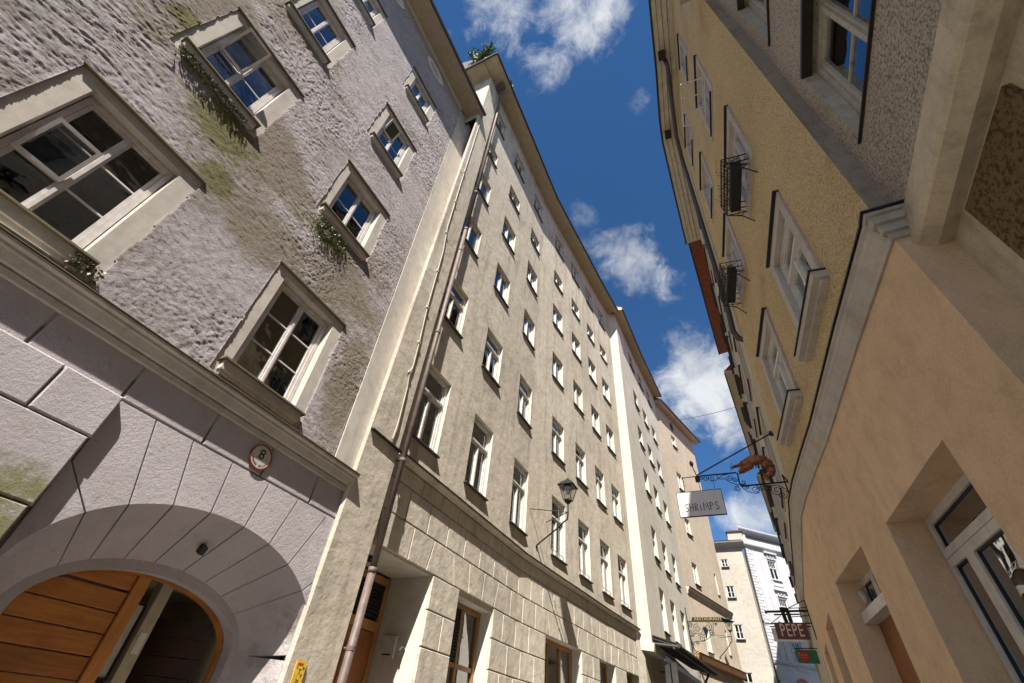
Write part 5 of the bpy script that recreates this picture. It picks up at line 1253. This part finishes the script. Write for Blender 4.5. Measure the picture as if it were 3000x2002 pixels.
FG.band('eave', 0, FG.len, [(0, 11.4), (.45, 11.35), (.47, 11.5), (0, 11.8)], 'soffit', grey)
FG.band('roof', 0, FG.len, [(.47, 11.52), (-5, 14.0), (-5, 11.6), (0, 11.6)], 'slate_roof', grey)

# ================================================================== FARTHER HOUSES ON THE RIGHT
def right_house(name, label, P, lean, top, wallm, eavem, cols, rows, overhang=.45, eaveh=.2, kind=0):
    f = Fac(P[::-1], lean=lean, z0=4.2); r = empty(name, (P[0][0] + .5, P[0][1], 0), label, 'house'); H = []
    for y in cols:
        for a, b in rows: H.append((f.aty(y) - .45, f.aty(y) + .45, a, b, .12))
    f.wall('wall', 0, f.len, 0, top, H, [wallm, 'surround_grey'], r)
    for h in H:
        win = place_window(f, (h[0] + h[1]) / 2, h[2], r, w=.9, h=h[3] - h[2], depth=.08, casements=2, rows=2, fw=.04, sillp=.10, sillh=.04)
        X = .58; z1 = h[3] - h[2]; sb = MB()
        for bx in ((-X, -.45, -.05, 0, -.05, z1 + .12), (.45, X, -.05, 0, -.05, z1 + .12), (-.45, .45, -.05, 0, z1, z1 + .12)): sb.box(*bx)
        o = bpy.data.objects.new('surround', sb.mesh('surround', 'surround_grey')); COL.objects.link(o); o.parent = win
        sb = MB(); sb.box(-X - .04, X + .04, -.14, 0, z1 + .125, z1 + .17); o = bpy.data.objects.new('drip_edge', sb.mesh('drip_edge', 'slot_black')); COL.objects.link(o); o.parent = win
    f.band('eave', 0, f.len, [(0, top - .1), (overhang, top - .15), (overhang + .03, top - .15 + eaveh), (0, top + .4)], eavem, r)
    f.band('eave_edge', 0, f.len, [(overhang, top - .17), (overhang + .045, top - .17), (overhang + .045, top - .05), (overhang, top - .03)], 'dark_metal', r)
    f.band('roof', 0, f.len, [(overhang + .02, top - .12 + eaveh), (-5, top + 4), (-5, top), (0, top)], 'red_tile', r)
    f.band('string_course', 0, f.len, [(0, 4.2), (.08, 4.22), (.12, 4.36), (0, 4.42)], 'grey_trim', r)
    mb = MB(); a, b = f.P[-1], f.P[0]; 
    a0 = f.T(f.len, 0); a1 = f.T(f.len, top); mb.quad(a0, (a0[0] + 4, a0[1] + .2, 0), (a1[0] + 4, a1[1] + .2, top), a1); mb.build('end_wall', wallm, r); mb = MB(); b0 = f.T(0, 0); b1 = f.T(0, top); mb.quad(b0, (b0[0] + 4, b0[1], 0), (b1[0] + 4, b1[1], top), b1); mb.build('end_wall', wallm, r)
    return f, r
right_house('red_eaved_house', 'greenish grey house with deep red brown eaves beyond the rain pipe', [(.96, 10.9), (1.32, 18.0)], .04, 16.2, 'pale_khaki', 'red_fascia', (12.2, 14.3, 16.4), ((5.0, 6.5), (7.5, 8.9), (10.1, 11.4), (12.7, 13.9)), overhang=.44)
right_house('pale_corner_house', 'pale plastered house with projecting window grilles beyond the red eaves', [(1.36, 18.02), (1.95, 26.0)], .03, 15.0, 'pale_khaki', 'soffit', (19.4, 21.6, 23.8), ((4.9, 6.4), (7.3, 8.6), (9.8, 11.0), (12.2, 13.3)), overhang=.35)
right_house('farthest_right_house', 'narrow grey green house farthest along the right side of the street', [(1.98, 26.02), (2.62, 34.5)], .03, 13.6, 'pale_khaki', 'soffit', (27.5, 29.9, 32.3), ((4.9, 6.4), (7.3, 8.6), (9.8, 11.0)), overhang=.35)

# ================================================================== SIGNS ON THE RIGHT
y7 = 7.0
sg = empty('shrimp_sign', (.86, y7, 4.7), 'wrought iron bracket sign with red shrimp and white panel reading SHRIMPS', 'sign')
mb = MB(); rr_ = .0105
mb.tube([(.262, y7, 4.688), (.874, y7, 4.686)], .012, 6); mb.tube([(-.322, y7, 4.917), (.235, y7, 4.907), (.258, y7, 4.89), (.249, y7, 4.75), (.262, y7, 4.688)], .011, 6)
mb.tube([(.834, y7, 4.80), (.834, y7, 4.30)], .011, 6); mb.tube([(.834, y7, 4.79), (.875, y7, 4.69), (.90, y7, 4.54)], .010, 6); mb.tube([(.80, y7, 4.55), (.91, y7, 4.54)], .007, 6)
mb.tube([(-.322, y7, 4.917), (-.54, y7, 4.917)], .007, 6); mb.tube([(-.54, y7 - .02, 4.917), (-.54, y7 + .02, 4.917)], .012, 6)
mb.build('bracket', 'black_iron', sg)
mb = MB(); mb.tube([(-.318, y7, 4.935), (.87, y7, 5.475)], .010, 6); mb.build('tie_rod', 'black_iron', sg)
mb = MB(); mb.tube([(.85, y7, 5.46), (.89, y7, 5.48)], [.02, .05], 8)
for i in range(6):
    a = i * PI / 3; mb.tube([(.87, y7, 5.475), (.90, y7 + .05 * math.cos(a), 5.475 + .05 * math.sin(a))], .005, 4)
mb.build('rosette', 'black_iron', sg)
mb = MB(); mb.box(-.355, -.29, y7 - .03, y7 + .03, 4.83, 4.91); mb.tube([(-.322, y7, 4.92), (-.345, y7, 5.03), (-.36, y7, 5.09)], .007, 5); mb.tube([(-.36, y7, 5.09), (-.362, y7, 5.12), (-.365, y7, 5.16), (-.367, y7, 5.19)], [.012, .028, .028, .006], 8); mb.build('finial', 'black_iron', sg)
mb = MB()
for (x, z, r, a0, dr_, t) in ((-.205, 4.868, .042, .5, -1, 1.5), (-.116, 4.86, .048, 2.4, 1, 1.5), (-.262, 4.882, .03, 2, 1, 1.2), (.137, 4.84, .05, 2.8, 1, 1.5), (.20, 4.80, .040, 0, -1, 1.5), (.199, 4.655, .046, .8, 1, 1.7), (.30, 4.745, .045, 3.6, 1, 1.0), (.29, 4.71, .03, 1, -1, 1.2),
                             (.435, 4.625, .058, 1.2, -1, 1.6), (.507, 4.63, .042, 2.6, 1, 1.5), (.60, 4.612, .055, 1.5, 1, 1.6), (.70, 4.575, .075, 2.2, 1, 1.6), (.752, 4.50, .06, .3, -1, 1.4), (.33, 4.665, .03, 2, -1, 1.2)):
    spiral(mb, (x, z), r, t, a0, .0055, y7, dr_)
mb.tube([(-.03, y7, 4.905), (-.035, y7, 4.84), (-.08, y7, 4.81), (-.14, y7, 4.82)], .0055, 5); mb.tube([(-.03, y7, 4.84), (.05, y7, 4.89), (.12, y7, 4.895)], .0055, 5); mb.tube([(-.02, y7, 4.835), (.06, y7, 4.83), (.12, y7, 4.77), (.20, y7, 4.72), (.26, y7, 4.71)], .0055, 5)
mb.tube([(.265, y7, 4.68), (.32, y7, 4.60), (.42, y7, 4.56), (.48, y7, 4.575)], .0055, 5); mb.tube([(.62, y7, 4.66), (.72, y7, 4.65), (.82, y7, 4.58), (.85, y7, 4.50), (.80, y7, 4.43)], .0055, 5)
mb.build('scrollwork', 'black_iron', sg)
# chains + panel
mb = MB()
for (a, b) in (((-.318, 4.83), (-.312, 4.69)), ((-.105, 4.80), (-.109, 4.667)), ((-.534, 4.91), (-.543, 4.68))):
    for i in range(6):
        t = i / 6; p = (a[0] + (b[0] - a[0]) * t, a[1] + (b[1] - a[1]) * t); q = (a[0] + (b[0] - a[0]) * (t + .13), a[1] + (b[1] - a[1]) * (t + .13)); mb.tube([(p[0], y7, p[1]), (q[0], y7, q[1])], .0055 if i % 2 else .0035, 4)
mb.build('chain', 'black_iron', sg)
mb = MB(); mb.box(-.668, -.028, y7 - .012, y7 + .012, 4.30, 4.675); mb.build('panel', 'sign_panel', sg)
mb = MB()
for a, b, c, d in ((-.674, -.666, 4.294, 4.681), (-.030, -.022, 4.294, 4.681), (-.666, -.030, 4.294, 4.302), (-.666, -.030, 4.673, 4.681)): mb.box(a, b, y7 - .015, y7 + .015, c, d)
mb.build('panel_edge', 'dark_metal', sg)
strokes = {'S': [[(1, .9), (.5, 1), (.1, .8), (.3, .58), (.8, .42), (.9, .15), (.45, 0), (0, .12)]], 'H': [[(.05, 1), (0, 0)], [(.9, 1), (.85, 0)], [(0, .52), (.9, .5)]], 'R': [[(.1, 0), (.1, 1)], [(.1, 1), (.8, .85), (.75, .6), (.1, .48), (.95, 0)]],
           'I': [[(.3, .78), (.3, 0)], [(.28, 1.0), (.34, 1.02)]], 'M': [[(0, 0), (.15, 1), (.5, .3), (.85, 1), (1, 0)]], 'P': [[(.1, 0), (.12, 1)], [(.12, 1), (.85, .88), (.8, .6), (.12, .5)]]}
x = -.585; 
for i, ch in enumerate('SHRIMPS'):
    wd = {'I': .028, 'M': .072}.get(ch, .052); mb = MB()
    for st in strokes[ch]: mb.tube([(x + u * wd, y7 - .0135, 4.375 + v * .115) for u, v in st], .0055, 4)
    mb.build('letter', 'grey_pipe' if i != 3 else 'sign_red', sg); x += wd + .020
# shrimp
sh_ = empty('shrimp_figure', (.63, y7, 4.75), 'large red brown shrimp figure curled on top of the iron bracket', 'figure')
BC = [(.690, 4.80), (.715, 4.86), (.722, 4.93), (.700, 5.00), (.650, 5.055), (.575, 5.072), (.49, 5.066), (.41, 5.045), (.33, 5.02), (.25, 5.003), (.215, 5.003)]
BR = [.030, .046, .052, .058, .062, .066, .062, .050, .034, .016, .006]
def smooth(P, k=6):
    out = []
    for i in range(len(P) - 1):
        p0, p1, p2, p3 = [P[max(0, min(len(P) - 1, j))] for j in (i - 1, i, i + 1, i + 2)]
        for s in range(k):
            t = s / k; out.append(tuple(.5 * (2 * b + (c - a) * t + (2 * a - 5 * b + 4 * c - d) * t * t + (3 * b - a - 3 * c + d) * t ** 3) for a, b, c, d in zip(p0, p1, p2, p3)))
    out.append(P[-1]); return out
PB = smooth([(a, b, r) for (a, b), r in zip(BC, BR)], 8)
def seg_tube(i0, i1, flare, mat, name, rr=1.):
    mb = MB(); n = i1 - i0; mb.tube([(PB[i][0], y7, PB[i][1]) for i in range(i0, i1 + 1)], [max(.004, PB[i][2]) * rr * (1 + flare * (1 - (i - i0) / n)) for i in range(i0, i1 + 1)], 14); mb.build(name, mat, sh_, smooth=True)
for k in range(6): seg_tube(k * 7 + (1 if k else 0), k * 7 + 10, .20, 'shrimp_red' if k % 2 else 'shrimp_brown', 'shell_segment')
seg_tube(42, 60, .16, 'shrimp_red', 'carapace', 1.12); seg_tube(56, 80, .0, 'shrimp_brown', 'head')
for k in range(4):
    for s_ in (-1, 1):
        mb = MB(); mb.tube([(.30 - k * .012, y7 + s_ * .012, 5.0), (.24 - k * .02, y7 + s_ * .03, 5.03 - k * .02), (.19 - k * .01, y7 + s_ * .05, 5.05 - k * .03)], [.004, .003, .0015], 4); mb.build('feeler', 'shrimp_dark', sh_)
for s in (-1, 1):
    mb = MB(); mb.tube([(.50, y7 + s * .03, 5.02), (.47, y7 + s * .04, 4.985), (.41, y7 + s * .045, 4.955), (.35, y7 + s * .045, 4.94), (.30, y7 + s * .04, 4.915), (.272, y7 + s * .035, 4.893)], [.022, .028, .026, .032, .022, .004], 8); mb.build('claw', 'shrimp_red', sh_, smooth=True)
    mb = MB(); mb.tube([(.36, y7 + s * .03, 5.045), (.35, y7 + s * .045, 5.06)], [.010, .012], 8); mb.build('eye', 'slot_black', sh_)
    for k in range(6):
        mb = MB(); a = (.47 + k * .035, 5.005 - .0 * k) if k < 4 else (.655 + (k - 4) * .008, 4.95 - (k - 4) * .05)
        mb.tube([(a[0], y7 + s * .03, a[1]), (a[0] - .012, y7 + s * .045, a[1] - .035), (a[0] - .004, y7 + s * .04, a[1] - .062)], [.008, .006, .003], 5); mb.build('leg', 'shrimp_dark', sh_)
mb = MB(); mb.tube([(.25, y7, 5.01), (.20, y7, 4.995), (.175, y7, 4.99)], [.014, .008, .002], 6); mb.build('rostrum', 'shrimp_dark', sh_)
for k in range(5):
    a = math.radians(150 + k * 27); mb = MB(); c = Vector((.665, y7, 4.785)); mb.tube([c, c + Vector((.045 * math.cos(a), (k - 2) * .012, .035 * math.sin(a))), c + Vector((.085 * math.cos(a), (k - 2) * .022, .055 * math.sin(a)))], [.016, .020, .010], 6); mb.build('tail_fan', 'shrimp_red', sh_, smooth=True)
mb = MB(); mb.box(.655, .695, y7 - .02, y7 + .02, 4.695, 4.79); mb.build('mount', 'black_iron', sh_)

y11 = 11.0
pp = empty('pepe_sign', (.93, y11, 3.7), 'dark red hanging sign reading PEPE in cream letters on a black bracket', 'sign')
mb = MB(); mb.tube([(.199, y11, 3.90), (.955, y11, 3.912)], .020, 8); mb.tube([(.195, y11, 3.90), (.215, y11, 3.90)], .032, 8); mb.tube([(.13, y11, 3.696), (.93, y11, 3.71)], .011, 6); mb.tube([(.93, y11, 4.09), (.93, y11, 3.45)], .010, 6); mb.tube([(.93, y11, 4.09), (.60, y11, 3.95)], .008, 6)
mb.tube([(.242, y11, 3.70), (.45, y11, 3.83)], .007, 6); mb.tube([(.62, y11, 3.955), (.94, y11, 3.965)], .008, 6); mb.tube([(.34, y11, 3.85), (.78, y11, 3.855)], .014, 6); mb.tube([(.62, y11, 3.81), (.95, y11, 3.835)], .008, 6); mb.build('bracket', 'black_iron', pp)
mb = MB(); mb.box(.465, .60, y11 - .05, y11 + .05, 3.915, 3.965); mb.tube([(.50, y11, 3.94), (.52, y11, 3.72)], .035, 8); mb.tube([(.585, y11, 3.94), (.60, y11, 3.72)], .035, 8); mb.build('spotlight', 'black_iron', pp)
mb = MB(); mb.box(.296, .835, y11 - .02, y11 + .02, 3.45, 3.715); mb.build('panel', 'pepe_brown', pp)
put_text('PEPE', .25, 'pepe_cream', pp, Matrix.Translation((.565, y11 - .022, 3.582)), scale=(.72, 1.16, 1), space=1.10)
gp = empty('grey_square_sign', (.6, 12.5, 3.8), 'plain grey rectangular hanging sign behind the PEPE sign', 'sign')
mb = MB(); mb.box(.257, .85, 12.48, 12.52, 3.66, 3.90); mb.build('panel', 'sign_panel', gp); mb = MB(); mb.tube([(.25, 12.5, 3.93), (1.05, 12.5, 3.94)], .012, 6); mb.build('bar', 'black_iron', gp)
gs = empty('green_round_logo_sign', (.9, 13, 3.5), 'green hanging sign with red disc and small yellow lettering by the peach corner', 'sign')
mb = MB(); mb.box(.615, 1.02, 12.98, 13.02, 3.36, 3.595); mb.build('panel', 'sign_green', gs)
mb = MB(); mb.add([(.75 + .10 * math.cos(2 * PI * k / 24), y, 3.48 + .105 * math.sin(2 * PI * k / 24)) for y in (12.976, 12.98) for k in range(24)], [tuple(range(24)), tuple(range(24, 48))] + [(k, (k + 1) % 24, 24 + (k + 1) % 24, 24 + k) for k in range(24)]); mb.build('disc', 'sign_red', gs)
mb = MB()
for (x0, x1, z0, z1) in ((.655, .695, 3.545, 3.552), (.66, .667, 3.50, 3.545), (.68, .687, 3.50, 3.545), (.655, .70, 3.49, 3.497), (.655, .83, 3.455, 3.461)): mb.box(x0, x1, 12.972, 12.976, z0, z1)
for k in range(7): mb.box(.705 + k * .018, .714 + k * .018, 12.972, 12.976, 3.49, 3.52 + .008 * (k % 2))
mb.build('lettering', 'gold', gs)
mb = MB(); mb.tube([(.62, 13, 3.62), (1.1, 13, 3.63)], .010, 6); mb.build('bar', 'black_iron', gs)
